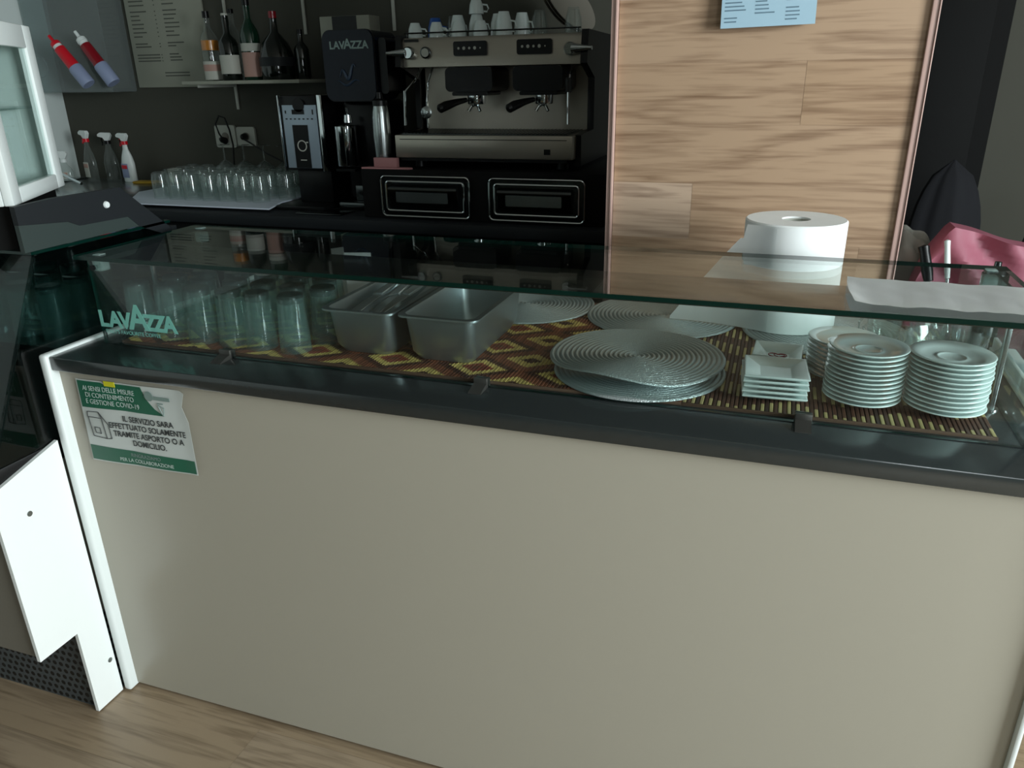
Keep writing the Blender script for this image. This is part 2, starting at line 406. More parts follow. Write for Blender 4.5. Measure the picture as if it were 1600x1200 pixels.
# dark doorway to the right of the clad pillar, olive wall beside it
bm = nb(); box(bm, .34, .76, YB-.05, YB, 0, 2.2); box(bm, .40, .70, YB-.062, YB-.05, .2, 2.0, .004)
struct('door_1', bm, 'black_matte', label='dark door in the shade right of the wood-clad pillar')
# wood-clad pillar
PX0, PX1, PY = -.443, .297, 2.10
bm = nb(); planks(bm, PX0+.018, PX1-.014, 1.09-.1465*7, .1465, 19, 1.25, {9: .034, 7: -.215, 8: -.43, 6: .21, 10: -.5}, lambda u, v: (u, PY, v))
box(bm, PX0+.018, PX1-.014, PY+.001, PY+.3, .0, 2.88)
pil = struct('wall_middle', bm, 'wood', label='pillar clad in horizontal oak-look boards')
bm = nb(); box(bm, PX0, PX0+.012, PY-.012, PY+.3, 0, 2.89, .002); box(bm, PX0+.0121, PX0+.0175, PY-.018, PY, 0, 2.89, .001); obj('edge_trim', bm, 'trim', pil, label='rose beige edge strip')
bm = nb(); box(bm, PX1-.014, PX1, PY-.012, PY+.3, 0, 2.89, .002); box(bm, PX1, PX1+.003, PY-.016, PY+.02, 0, 2.89, .001); obj('edge_trim', bm, 'trim', pil)

# ---------------------------------------------------------------- service counter
ZT = .945
t = thing('service_counter', 'long bar counter with a cream laminate front and dark polished top', 'counter', (-.5, 1.6, 0)); O = Vector((-.5, 1.6, 0))
def L(bm, o=None): bmesh.ops.translate(bm, verts=bm.verts[:], vec=-(O if o is None else o)); return bm
bm = nb(); box(bm, -1.49, .472, 1.186, 1.204, .012, .912); obj('front_panel', L(bm), 'laminate', t)
bm = nb(); box(bm, -1.47, .46, 1.206, 2.03, .0, .912); obj('carcass', L(bm), 'black_matte', t)
bm = nb(); box(bm, -1.487, .62, 1.168, 2.080, .913, ZT, .003); obj('countertop', L(bm), 'stone', t, label='dark polished top')
bm = nb(); box(bm, -1.511, -1.4885, 1.160, 2.05, 0.003, .950, .007, 3); obj('edge_strip', L(bm), 'white_pl', t, label='white rounded edge strip on the left end')
bm = nb(); box(bm, .4725, .482, 1.172, 2.03, .003, .911, .003); obj('edge_strip', L(bm), 'white_pl', t)

# covid notice taped on the counter front
nx, nz = -1.444, .692
t = thing('notice_sheet', 'creased green and white printed notice taped to the counter front', 'notice', (nx, 1.184, nz), 0)
W_, H_ = .298, .203
def skew(x, z):   # slightly crooked, wavy sheet
    return (x+(z/H_)*.004, -.0016-.0022*abs(math.sin(x*21+.5))-.004*max(0, (x-.25)/.05)*(z/H_), z-(x/W_)*-.004+.0035*math.sin(x*10)*(1-z/H_)*0)
def sheetpatch(name, poly, mat, lift, par):
    bm = nb(); grid = 26
    # fine grid clipped to the outline so that it follows the sheet's waves
    vs = [bm.verts.new((x, 0, z)) for x, z in poly]; bm.faces.new(vs)
    for i in range(1, grid):
        g = bm.verts[:]+bm.edges[:]+bm.faces[:]
        bmesh.ops.bisect_plane(bm, geom=g, plane_co=(W_*i/grid, 0, 0), plane_no=(1, 0, 0))
    for i in range(1, 8):
        g = bm.verts[:]+bm.edges[:]+bm.faces[:]
        bmesh.ops.bisect_plane(bm, geom=g, plane_co=(0, 0, H_*i/8), plane_no=(0, 0, 1))
    for v in bm.verts:
        p = skew(v.co.x, v.co.z); v.co = (p[0], p[1]-lift, p[2])
    r = bmesh.ops.extrude_face_region(bm, geom=bm.faces[:]); bmesh.ops.translate(bm, verts=[v for v in r['geom'] if isinstance(v, bmesh.types.BMVert)], vec=(0, .00035, 0))
    return obj(name, bm, mat, par)
sheetpatch('paper', [(0, 0), (W_, 0), (W_, .13), (W_-.012, .165), (W_, H_-.006), (W_-.01, H_), (.1, H_), (.085, H_-.006), (.075, H_), (0, H_)], 'poster', 0, t)
hb = [(.004, H_-.068), (.1, H_-.066), (.235, H_-.066), (.212, H_-.052), (.192, H_-.03), (.182, H_-.003), (.105, H_-.003), (.085, H_-.009), (.072, H_-.003), (.004, H_-.003)]
sheetpatch('header_band', hb, 'green', .0008, t); sheetpatch('footer_band', [(.002, .003), (W_-.003, .003), (W_-.003, .035), (.002, .04)], 'green', .0008, t)
def ptext(s, size, x, z, mat, align='CENTER', bold=.0, sx=1):
    o = text('lettering', s, size, t, (0, 0, 0), mat=mat, align=align, bold=bold, sx=1, depth=.0001)
    o.rotation_euler = (0, 0, 0)
    for v in o.data.vertices:
        X, Z = x+v.co.x*sx, z+v.co.y; p = skew(X, Z); v.co = (p[0], p[1]-.0016-v.co.z, p[2])
ptext('AI SENSI DELLE MISURE', .0165, .09, H_-.025, 'ink_white', sx=.86); ptext('DI CONTENIMENTO', .0165, .09, H_-.041, 'ink_white', sx=.9); ptext('E GESTIONE COVID-19', .0165, .095, H_-.057, 'ink_white', sx=.9)
for i, s in enumerate(('IL SERVIZIO SARA', 'EFFETTUATO SOLAMENTE', 'TRAMITE ASPORTO O A', 'DOMICILIO.')):
    ptext(s, .0195, .178+.006*(i == 0), .111-i*.0195, 'ink', bold=.0003, sx=.92)
ptext('RINGRAZIAMO', .0125, .16, .0235, 'ink_grey'); ptext('PER LA COLLABORAZIONE', .0125, .16, .0095, 'ink_white')
bm = nb()
bagl = [((.018, .112), (.022, .065)), ((.022, .065), (.06, .062)), ((.06, .062), (.056, .112)), ((.056, .112), (.018, .112)), ((.018, .125), (.05, .127)), ((.018, .125), (.016, .112)), ((.05, .127), (.056, .112)), ((.05, .127), (.072, .098)), ((.072, .098), (.074, .064)), ((.074, .064), (.06, .062)), ((.03, .088), (.045, .087)), ((.045, .087), (.046, .073)), ((.046, .073), (.031, .074)), ((.031, .074), (.03, .088))]
for a, b in bagl:
    rod(bm, (a[0], skew(*a)[1]-.0012, a[1]), (b[0], skew(*b)[1]-.0012, b[1]), .00075, n=6)
obj('bag_drawing', bm, 'ink', t)
bm = nb(); lathe(bm, [(0, 0), (.0115, 0), (.0115, .0006), (0, .0006)], 20, (.207, -.0065, H_-.018), mat=axis_mat((0, 0, 0), (0, -1, 0)))
box(bm, .217, .262, -.0068, -.006, H_-.025, H_-.017); box(bm, .226, .242, -.0068, -.006, H_-.034, H_-.0315)
for a, b in (((.228, H_-.036), (.238, H_-.062)), ((.243, H_-.042), (.238, H_-.062)), ((.228, H_-.036), (.243, H_-.042))): rod(bm, (a[0], -.0066, a[1]), (b[0], -.0066, b[1]), .001, n=6)
obj('logo', bm, 'ink_grey', t)
bm = nb(); box(bm, .088, .118, -.0066, -.0056, H_-.008, H_+.004); obj('tape', bm, 'yellow', t, label='small yellow tape')

# ---------------------------------------------------------------- glass guard on the counter
GY, GX0, GX1, GZ, GB = 1.277, -1.436, .416, 1.141, 1.672
t = thing('glass_display_guard', 'low clear glass display guard standing on the bar counter', 'glass guard', (-.5, 1.47, ZT)); O = Vector((-.5, 1.47, ZT))
def pane(name, a, lab=None, par=t, o=O.copy()):
    """sheet of glass: clear faces, dark green cut edges"""
    bm = nb(); box(bm, *a); dims = [a[1]-a[0], a[3]-a[2], a[5]-a[4]]; k = dims.index(min(dims))
    bmesh.ops.recalc_face_normals(bm, faces=bm.faces[:])
    for f in bm.faces: f.material_index = 0 if abs(f.normal[k]) > .5 else 1
    return obj(name, L(bm, o), ['sheet', 'glass_edge'], par, label=lab)
fp = pane('front_pane', (GX0, GX1, GY, GY+.006, ZT+.002, GZ-.0005))
pane('top_pane', (GX0-.035, GX1+.016, GY-.004, GB, GZ, GZ+.0085))
pane('end_pane', (GX0, GX0+.006, GY+.0065, GB-.03, ZT+.002, GZ-.0005)); pane('end_pane', (GX1-.006, GX1, GY+.0065, GB-.03, ZT+.002, GZ-.0005))
bm = nb(); bmr = nb()
for x in (-1.098, -.505, .082):
    b1 = nb(); box(b1, x-.014, x+.014, GY-.007, GY-.0002, ZT, ZT+.020, .0015); prism(b1, [(GY-.0071, ZT), (GY-.0071, ZT+.010), (GY-.022, ZT+.007), (GY-.040, ZT+.0015), (GY-.040, ZT)], 'x', x-.013, x+.013); box(b1, x-.014, x+.014, GY+.0062, GY+.013, ZT, ZT+.018, .0015)
    obj('clip', L(b1), 'clip', t)
for x in (GX0+.006, GX1-.031):
    for y in (GY+.0065, GB-.056):
        b1 = nb(); box(b1, x, x+.025, y, y+.025, GZ-.026, GZ-.0007, .003); box(b1, x+.003, x+.022, y+.003, y+.022, GZ+.0087, GZ+.0110, .001)
        obj('corner_bracket', L(b1), 'bracket', t, label='clear corner bracket')
b1 = nb(); rod(b1, (GX0+.016, GY-.0005, GZ-.016), (GX0+.016, GY-.006, GZ-.016), .006); obj('screw_cap', L(b1), 'black', t)
b1 = nb(); box(b1, GX0+.01, GX1-.01, 1.315, 1.478, GZ-.014, GZ-.001, .002); obj('rail', L(b1), 'steel_rail', t, label='flat polished steel rail under the top pane')
for x in (GX0+.03, -.51, .395):
    if x == -.51: continue
    b1 = nb(); box(b1, x-.004, x+.004, 1.426, 1.438, ZT+.004, GZ-.0145, .001); lathe(b1, [(0, 0), (.012, 0), (.012, .004), (0, .005)], 20, (x, 1.432, ZT)); obj('post', L(b1), 'steel', t)
lt = [('L', -1.437, .036), ('A', -1.408, .036), ('V', -1.378, .036), ('A', -1.351, .056), ('Z', -1.309, .036), ('Z', -1.283, .036), ('A', -1.256, .036)]
for q_, (ch, x, s) in enumerate(lt):
    o = text('lettering', ch, s/.70, fp, (0, 0, 0), mat='frost', bold=.0021, sx=1.0, depth=.0002)
    o.location = Vector((x, GY-.0006-.0005*(q_ % 2), .990))-O
text('lettering', "ITALY'S FAVOURITE COFFEE", .0125, fp, Vector((-1.425, GY-.0006, .974))-O, mat='frost', depth=.0001)

# ---------------------------------------------------------------- reed runners
def reed(name, x0, x1, y0, y1, mat, label):
    t = thing(name, label, 'mat', (x0, y0, ZT))
    bm = nb(); n = int((x1-x0)/.0075); p = (x1-x0)/n
    for i in range(n):
        a = i*p
        box(bm, a+.0006, a+p-.0006, .004, y1-y0-.004, .0008, .0052, .0012, 1)
    obj('reeds', bm, mat, t)
    bm = nb(); box(bm, 0, x1-x0, 0, y1-y0, .0002, .0016)
    for y in (.0, y1-y0-.004): box(bm, 0, x1-x0, y, y+.004, .001, .006, .001)
    obj('border', bm, 'border', t)
    return t
reed('reed_mat', -1.405, -.125, 1.296, 1.90, 'bamboo', 'long brown reed mat with straw diamonds under the steel pans')
reed('reed_mat', -.1245, .379, 1.296, 1.90, 'bamboo2', 'brown and straw striped reed mat under the saucer stacks')
ZM = ZT+.0062

# ---------------------------------------------------------------- upturned tumblers in the guard
def make_tumbler():
    t = thing('tumbler', 'x', 'glass', (0, 0, 0))
    bm = nb(); lathe(bm, [(.0345, 0), (.0285, .120), (.0270, .120), (.0328, 0)], 28, closed=True); obj('bowl', bm, 'tumbler', t)
    bm = nb(); lathe(bm, [(0, .1085), (.0268, .1085), (.0270, .1195), (.0284, .1205), (.0278, .1245), (.026, .1262), (0, .1262)], 28); obj('base', bm, 'tumbler_base', t, label='thick glass base')
    return t
tum = make_tumbler(); first = True
rows = [(1.352, [-1.385, -1.30, -1.215, -1.13, -1.055, -.975]),
        (1.428, [-1.345, -1.262, -1.175, -1.095, -1.015, -.94]),
        (1.500, [-1.31, -1.225, -1.14, -1.055, -.978]),
        (1.572, [-1.26, -1.175, -1.09, -1.01]),
        (1.640, [-1.215, -1.13, -1.05])]
rn = ['front', 'second', 'third', 'fourth', 'rearmost']; rr = random.Random(3)
for r, (y, xs) in enumerate(rows):
    for k, x in enumerate(xs):
        lab = 'upturned clear tumbler, %s from the left in the %s row inside the guard' % (ORD[k], rn[r])
        loc = (x+rr.uniform(-.004, .004), y+rr.uniform(-.004, .004), ZM)
        if first: tum.location = loc; tum['label'] = lab; tum['group'] = 'upturned tumblers in the glass guard'; first = False
        else: dup(tum, loc, 0, lab, 'upturned tumblers in the glass guard')
# folded white paper behind the tumblers
bm = nb()
for k, (x0, y0, x1, y1) in enumerate(((-1.10, 1.735, -1.04, 1.70), (-1.04, 1.70, -.985, 1.74))):
    vs = [bm.verts.new(p) for p in ((x0, y0, ZM), (x1, y1, ZM), (x1, y1, ZM+.155-.02*k), (x0, y0, ZM+.14))]; bm.faces.new(vs)
bmesh.ops.solidify(bm, geom=bm.faces[:], thickness=.0015)
bmesh.ops.translate(bm, verts=bm.verts[:], vec=(1.04, -1.72, -ZM))
tag(obj('folded_card', bm, 'paper', None, (-1.04, 1.72, ZM)), 'white folded card standing behind the upturned tumblers', 'card')

# ---------------------------------------------------------------- steel pans with cutlery
def pan_mesh(w, d, h, rim=.012, r=.022, taper=.93):
    bm = nb()
    def ring(x, y, rad, z): return [bm.verts.new((px, py, z)) for px, py in rrect(-x, x, -y, y, rad, 5)]
    specs = [(w/2, d/2, r, h-.004), (w/2, d/2, r, h), (w/2-rim, d/2-rim, r*.9, h), (w/2-rim-.002, d/2-rim-.002, r*.9, h-.006),
             (w/2*taper-rim-.001, d/2*taper-rim*.8, r*1.1, .02), (w/2*taper-rim-.012, d/2*taper-rim-.012, r, .003)]
    inner = [ring(*s) for s in specs]
    outer = [ring(w/2-.001, d/2-.001, r, h-.0042), ring(w/2-rim-.0005, d/2-rim-.0005, r*.9, h-.0065), ring(w/2*taper-rim+.0005, d/2*taper-rim*.8+.001, r*1.1, .018), ring(w/2*taper-rim-.010, d/2*taper-rim-.010, r, 0)]
    def bridge(A, B):
        n = len(A)
        for i in range(n):
            f = bm.faces.new((A[i], A[(i+1) % n], B[(i+1) % n], B[i])); f.smooth = True
    for A, B in zip(inner, inner[1:]): bridge(A, B)
    for A, B in zip(outer, outer[1:]): bridge(A, B)
    bridge(inner[0], outer[0]); bm.faces.new(inner[-1]); bm.faces.new(outer[-1])
    return bm
tag(obj('steel_pan', pan_mesh(.174, .345, .102), 'pan', None, (-.812, 1.515, ZM), (0, 0, 0)), 'deep stainless steel pan full of cutlery beside the tumblers', 'pan')
tag(obj('steel_pan', pan_mesh(.180, .345, .102), 'pan', None, (-.628, 1.515, ZM), (0, 0, .0)), 'empty deep stainless steel pan between the cutlery pan and the silver placemats', 'pan')
def knife_mesh():
    bm = nb()
    prism(bm, [(-.004, 0), (.004, 0), (.0075, .05), (.007, .088), (-.007, .088), (-.0075, .05)], 'z', 0, .007)
    prism(bm, [(-.007, .0885), (.005, .0885), (.008, .12), (.006, .17), (.0, .2), (-.007, .195)], 'z', .0025, .0042)
    bmesh.ops.bevel(bm, geom=bm.edges[:], offset=.0008, segments=1, affect='EDGES'); return bm
def fork_mesh():
    bm = nb()
    prism(bm, [(-.0075, 0), (.0075, 0), (.0045, .06), (.0035, .12), (.011, .145), (.0115, .16), (-.0115, .16), (-.011, .145), (-.0035, .12), (-.0045, .06)], 'z', 0, .0025)
    for i in range(4): box(bm, -.0115+i*.0066, -.0115+i*.0066+.0035, .1601, .195, .0, .002)
    return bm
kn = knife_mesh(); kme = obj('table_knife', kn, 'cutlery'); fk = obj('table_fork', fork_mesh(), 'cutlery')
rr = random.Random(11); cut = []
for i in range(10):
    src = kme if i % 3 else fk; x = -.866+.0115*i; z = ZM+.062+.012*((i*5) % 3)/2
    o = src if (i in (0, 1)) else src.copy()
    if i not in (0, 1): COL.objects.link(o)
    # handles towards the back of the pan, resting up on its rear rim
    o.location = (x, 1.625-.006*(i % 4), ZM+.088+.006*(i % 3)); o.rotation_euler = (math.radians(rr.uniform(-6, -2)), rr.uniform(-.3, .3), PI+rr.uniform(-.05, .05)); o.scale = (1.15, 1.18, 1)
    kind = 'knife' if src is kme else 'fork'
    tag(o, 'steel table %s, %s piece from the left in the cutlery pan' % (kind, ORD[i]), kind, 'cutlery in the steel pan')

# ---------------------------------------------------------------- silver placemats
def placemat(loc, R_, label, warp=None, rings=18):
    bm = nb(); prof = [(0, .0)]
    step = R_/rings
    for k in range(rings):
        for q, h in ((.12, .0012), (.3, .0034), (.55, .0040), (.8, .0030), (.93, .0008), (1.0, .0002)):
            prof.append(((k+q)*step, h))
    prof += [(R_, -.0012), (0, -.0014)]
    lathe(bm, prof, 96)
    if warp:
        for v in bm.verts: v.co.z += warp(v.co.x, v.co.y)
    o = obj('placemat', bm, 'silver', None, loc, autosm=False, smooth=True)
    return tag(o, label, 'placemat', 'round silver placemats')
placemat((-.228, 1.440, ZM+.0018), .170, 'round silver woven placemat lying under the lifted one at the front')
def wp(x, y):
    return .014+.010*max(0, -y/.17)**1.5*(1+1.3*math.sin(x*17+2.3))*.9+.004*abs(x)/.17
placemat((-.237, 1.462, ZM+.0045), .176, 'round silver woven placemat with a lifted wavy front edge, nearest the glass', wp)
placemat((-.590, 1.835, ZM+.0016), .176, 'round silver woven placemat behind the empty steel pan')
placemat((-.238, 1.822, ZM+.0018), .182, 'round silver woven placemat in the middle, left under the paper roll')
placemat((.135, 1.800, ZM+.0018), .182, 'round silver woven placemat behind the square dishes and saucers')

# ---------------------------------------------------------------- square dishes
def dish_mesh(s=.112, h=.014):
    bm = nb(); a = s/2
    def ring(x, z): return [bm.verts.new((px, py, z)) for px, py in ((-x, -x), (x, -x), (x, x), (-x, x))]
    R_ = [ring(a*.55, 0), ring(a*.62, .001), ring(a, h-.003), ring(a, h), ring(a-.003, h), ring(a*.52, .005), ring(a*.48, .004)]
    for A, B in zip(R_, R_[1:]):
        for i in range(4): bm.faces.new((A[i], A[(i+1) % 4], B[(i+1) % 4], B[i]))
    bm.faces.new(R_[0]); bm.faces.new(R_[-1])
    bmesh.ops.bevel(bm, geom=bm.edges[:], offset=.0009, segments=1, affect='EDGES'); return bm
d0 = tag(obj('square_dish', dish_mesh(), 'porc', None, (.030, 1.388, ZM), (0, 0, .06)), 'white square dish, bottom of the square stack beside the saucers', 'dish', 'white square dishes')
for k in range(1, 5):
    o = d0.copy(); COL.objects.link(o); o.location = (.030+.0015*(-1)**k, 1.388+.001*k, ZM+.0092*k); o.rotation_euler = (0, 0, .06+.03*math.sin(k*3))
    o['label'] = 'white square dish, %s of the front square stack' % ['', 'second from the bottom', 'middle one', 'second from the top', 'topmost'][k]
for k in range(2):
    o = d0.copy(); COL.objects.link(o); o.location = (.034, 1.535, ZM+.002+.0125*k); o.scale = (.84, .84, 1.6); o.rotation_euler = (0, 0, -.05)
    o['label'] = ['small white square dish lying under the one with the heart', 'small white square dish with a drawn heart, behind the square stack'][k]
bm = nb()
hp = []
for i in range(41):
    a = 2*PI*i/40; hp.append((.034+.0012*16*math.sin(a)**3*1.1, 1.535+.0012*(13*math.cos(a)-5*math.cos(2*a)-2*math.cos(3*a)-math.cos(4*a)), 0))
tube(bm, [(x, y, .0) for x, y, z in hp], .0007, 6); tube(bm, [(x*.6+.034*.4+.004, y*.6+1.535*.4, .0004) for x, y, z in hp], .0006, 6)
bmesh.ops.translate(bm, verts=bm.verts[:], vec=(-.034, -1.535, .0058)); obj('heart_drawing', bm, 'redline', o, label='thin red heart drawing')

# ---------------------------------------------------------------- saucers
def saucer_mesh():
    bm = nb()
    lathe(bm, [(0, .0), (.030, 0), (.032, .0015), (.046, .004), (.0645, .0115), (.066, .0130), (.0645, .0142), (.048, .0080), (.030, .0050), (.0245, .0052), (.0225, .0066), (.0205, .0052), (.019, .0042), (0, .0040)], 48)
    return bm
s0 = None
def stack(cx, cy, n, pitch_, where, grp, jit=.0012, base=ZM):
    global s0
    for k in range(n):
        if k == n-1: pos = 'topmost saucer'
        elif k == 0: pos = 'lowest saucer'
        else: pos = '%s saucer from the top' % ORD[n-1-k]
        lab = 'white %s of the stack %s' % (pos, where)
        loc = (cx+rr.uniform(-jit, jit), cy+rr.uniform(-jit, jit), base+k*pitch_)
        if s0 is None: s0 = obj('saucer', saucer_mesh(), 'porc', None, loc, autosm=False, smooth=True); o = s0
        else: o = s0.copy(); COL.objects.link(o); o.location = loc
        tag(o, lab, 'saucer', grp)
stack(.180, 1.400, 12, .0083, 'beside the square dishes', 'left saucer stack')
stack(.312, 1.397, 12, .0083, 'nearest the right end of the guard', 'right saucer stack')
stack(.152, 1.520, 9, .0083, 'behind the left saucers', 'rear saucer stack')

# ---------------------------------------------------------------- paper roll with its loose sheet
t = thing('paper_roll', 'big white paper towel roll standing on the placemats before the pillar', 'paper roll', (.046, 1.842, ZM+.006)); 
bm = nb(); lathe(bm, [(.031, .0), (.108, 0), (.1095, .003), (.1095, .238), (.1065, .241), (.031, .240)], 72, closed=True); obj('roll', bm, 'paper', t)
bm = nb(); lathe(bm, [(.0305, .002), (.0305, .236), (.028, .236), (.028, .002)], 40, closed=True); obj('core', bm, 'label', t, label='grey cardboard core')
bm = nb(); N_ = 40; cols_ = []
for i in range(N_+1):
    u = i/N_
    # leaves the roll at its front, runs out to the left
    if u < .1:
        a = -PI/2-.35-(u/.1)*.10; x, y = .1112*math.cos(a), .1112*math.sin(a)
    else:
        a = -PI/2-.45; s = (u-.1)/.9*.212; x = .1112*math.cos(a)-s; y = .1112*math.sin(a)+.46*s-1.15*s*s
    tx = max(0, (-x-.110)/.155)
    h = .239 if x > -.105 else max(.004, .208*(1-tx**1.05)) 
    if x > -.112: h = min(.236, .236)
    h = min(h, .236 if x > -.105 else .205)
    cols_.append([bm.verts.new((x, y, .001+h*j/10)) for j in range(11)])
for A, B in zip(cols_, cols_[1:]):
    for j in range(10): f = bm.faces.new((A[j], B[j], B[j+1], A[j+1])); f.smooth = True
bmesh.ops.solidify(bm, geom=bm.faces[:], thickness=.0006); obj('loose_sheet', bm, 'paper', t)
# folded sheet lying on the guard
bm = nb(); nxs, nys = 40, 16; g = []
for i in range(nxs+1):
    row = []
    for j in range(nys+1):
        u, v = i/nxs, j/nys
        x = .137+u*.33; y = 1.286+v*.195; z = .0025+.0022*math.sin(u*23+v*7)*math.sin(v*9+u*4)+.002*math.sin(u*50)*(1-v)*.5
        if u < .08: z += .010*(1-u/.08)**2*(1-abs(v-.3)); x -= .006*math.sin(v*3)
        z = z*.55+.0022
        if v < .08: z += .004*(1-v/.08)
        row.append(bm.verts.new((x, y, z)))
    g.append(row)
for i in range(nxs):
    for j in range(nys): f = bm.faces.new((g[i][j], g[i+1][j], g[i+1][j+1], g[i][j+1])); f.smooth = True
bmesh.ops.solidify(bm, geom=bm.faces[:], thickness=-.0006); bmesh.ops.translate(bm, verts=bm.verts[:], vec=(-.3, -1.38, 0))
tag(obj('paper_sheet', bm, 'paper', None, (.3, 1.38, GZ+.0105)), 'creased white paper sheet lying on the right end of the glass guard', 'paper')

# ---------------------------------------------------------------- glassware behind the right saucers
def cup_mesh(r=.036, h=.06):
    bm = nb(); lathe(bm, [(0, 0), (r*.62, 0), (r*.9, h*.25), (r, h), (r-.0018, h), (r*.86, h*.27), (r*.55, .005), (0, .005)], 28); return bm
def glass_cup(loc, rz, lab, first=[None]):
    if first[0] is None:
        t = thing('glass_cup', lab, 'glass cup', loc, rz, 'clear glass cups with handles'); obj('bowl', cup_mesh(), 'clear', t)
        bm = nb(); tube(bm, [(.033, 0, .052), (.05, 0, .055), (.060, 0, .043), (.058, 0, .026), (.045, 0, .014), (.030, 0, .016)], .0032, 8); obj('handle', bm, 'clear', t); first[0] = t
        return t
    return dup(first[0], loc, rz, lab)
gp = [((.250, 1.66, ZM+.006), 2.5, 'clear glass cup with handle, leftmost behind the saucers'), ((.325, 1.70, ZM+.006), .9, 'clear glass cup with handle between the jar and the glass bowl'), ((.250, 1.76, ZM+.006), 3.6, 'clear glass cup with handle tucked right behind the leftmost cup'),
      ((.40, 1.69, ZM+.006), -.4, 'clear glass cup with handle near the steel post'), ((.395, 1.715, ZM+.067), -.5, 'clear glass cup stacked high near the steel post')]
for a in gp[:4]: glass_cup(*a)
bm = nb(); lathe(bm, [(0, 0), (.034, 0), (.036, .004), (.062, .035), (.068, .062), (.0655, .062), (.059, .036), (.033, .007), (0, .007)], 48)
b0 = tag(obj('glass_bowl', bm, 'clear', None, (.330, 1.560, ZM)), 'clear glass bowl, lowest of the two nested behind the right saucers', 'bowl', 'clear glass bowls')
o = b0.copy(); COL.objects.link(o); o.location = (.331, 1.561, ZM+.022); o['label'] = 'clear glass bowl, upper one nested behind the right saucers'
# jar of bar tools
t = thing('tool_jar', 'clear glass jar holding bar tools behind the guard', 'jar', (.385, 1.86, ZT))
bm = nb(); lathe(bm, [(0, 0), (.052, 0), (.055, .005), (.055, .11), (.053, .11), (.052, .008), (0, .008)], 40); obj('jar_body', bm, 'clear', t)
def tool(name, a, b, rh, hl, label, cat, hm='black', bmx='steel'):
    t = thing(name, label, cat, a); A = Vector(a); B = Vector(b)-A; L_ = B.length; d = B.normalized()
    bm = nb(); rod(bm, (0, 0, 0), d*(L_-hl), rh*.45, rh*.6, 12); obj('shaft', bm, bmx, t)
    bm = nb(); lathe(bm, [(0, 0), (rh*.8, .002), (rh, hl*.3), (rh*.9, hl*.8), (rh, hl-.004), (0, hl)], 16, d*(L_-hl), mat=axis_mat((0, 0, 0), d)); obj('handle', bm, hm, t, label='black handle' if hm == 'black' else None)
tool('bar_knife', (.372, 1.875, ZT+.012), (.326, 1.93, 1.135), .0125, .085, 'wide steel bar tool with black grip leaning left in the jar', 'bar tool')
tool('bar_spoon', (.392, 1.85, ZT+.012), (.372, 1.93, 1.15), .0065, .09, 'thin bar tool with pale handle standing upright in the jar', 'bar tool', 'white_pl')
# black flask leaning right
t = thing('black_flask', 'black cylindrical flask with steel rim leaning right beside the tool jar', 'flask', (.474, 1.90, ZT))
d = Vector((.0, .0, 1)); ax = axis_mat((0, 0, 0), (.03, .05, .17))
bm = nb(); lathe(bm, [(0, 0), (.027, 0), (.028, .01), (.027, .14), (.0, .14)], 28); obj('flask_body', bm, 'bottle_dark', t)
bm = nb(); lathe(bm, [(0, .1402), (.024, .1402), (.024, .150), (.008, .152), (.007, .166), (0, .167)], 28); obj('lid', bm, 'dark_steel', t)
t.rotation_euler = (0, 0, 0)
# plastic wrapped tray and blue bottle beyond the end pane
bm = nb(); box(bm, 0, .05, 0, .34, 0, .012, .003); box(bm, .004, .012, .004, .336, .0122, .035, .002)
tag(obj('plastic_tray', bm, 'white_pl', None, (.452, 1.43, ZT), (0, 0, -.02)), 'narrow pale plastic tray outside the right end pane', 'tray')
t = thing('water_bottle', 'pale blue plastic bottle beyond the right end pane of the guard', 'bottle', (.555, 1.60, ZT))
bm = nb(); lathe(bm, [(0, 0), (.036, 0), (.04, .01), (.037, .06), (.04, .1), (.036, .12), (.014, .142), (.014, .15), (0, .15)], 28); obj('bottle_body', bm, 'bluebottle', t)
bm = nb(); lathe(bm, [(0, .1502), (.016, .1502), (.016, .166), (0, .166)], 20); obj('cap', bm, 'white_pl', t)
# menu sheet on the pillar
bm = nb(); box(bm, 0, .213, -.0012, 0, 0, .30); t = thing('menu_sheet', 'pale blue printed price sheet stuck on the wood-clad pillar', 'sheet', (-.172, PY-.03, 1.603)); t.rotation_euler = (math.radians(-5), math.radians(-1.2), math.radians(3))
obj('paper', bm, 'blue_paper', t)
rr2 = random.Random(4)
for c in range(3):
    bm = nb()
    for k in range(34):
        if rr2.random() < .12: continue
        z = .012+k*.0083; box(bm, .008+c*.069, .008+c*.069+rr2.uniform(.025, .05), -.0018, -.0013, z, z+.0028)
    obj('print_column', bm, 'blue_ink', t)
# ---- things right of the pillar
def blanket(name, W2, D2, H2, mat, seed, loc, rz, label, cat, folds=5, narrow=.6):
    """garment hung over a chair back: rounded shoulders, sagging folds"""
    bm = nb(); n, m_ = 48, 22; r_ = random.Random(seed); ph = [r_.uniform(0, 6) for _ in range(4)]
    rings = []
    for j in range(m_+1):
        v = j/m_; z = H2*v; sh = math.sqrt(max(0, 1-(max(0, v-.80)/.20)**2)); wv = (1-.35*max(0, v-.45)/.55)*max(sh, .03)
        ring = []
        for i in range(n):
            a = 2*PI*i/n; f = 1+.07*math.sin(folds*a+ph[0]+v*2)+.04*math.sin(2*folds*a+ph[1])
            ring.append(bm.verts.new((W2/2*math.cos(a)*wv*f, D2/2*math.sin(a)*max(wv, .05)*f, z)))
        rings.append(ring)
    for A, B in zip(rings, rings[1:]):
        for i in range(n): f = bm.faces.new((A[i], A[(i+1) % n], B[(i+1) % n], B[i])); f.smooth = True
    bm.faces.new(rings[-1]); bm.faces.new(rings[0])
    return tag(obj(name, bm, mat, None, loc, (0, 0, rz)), label, cat)
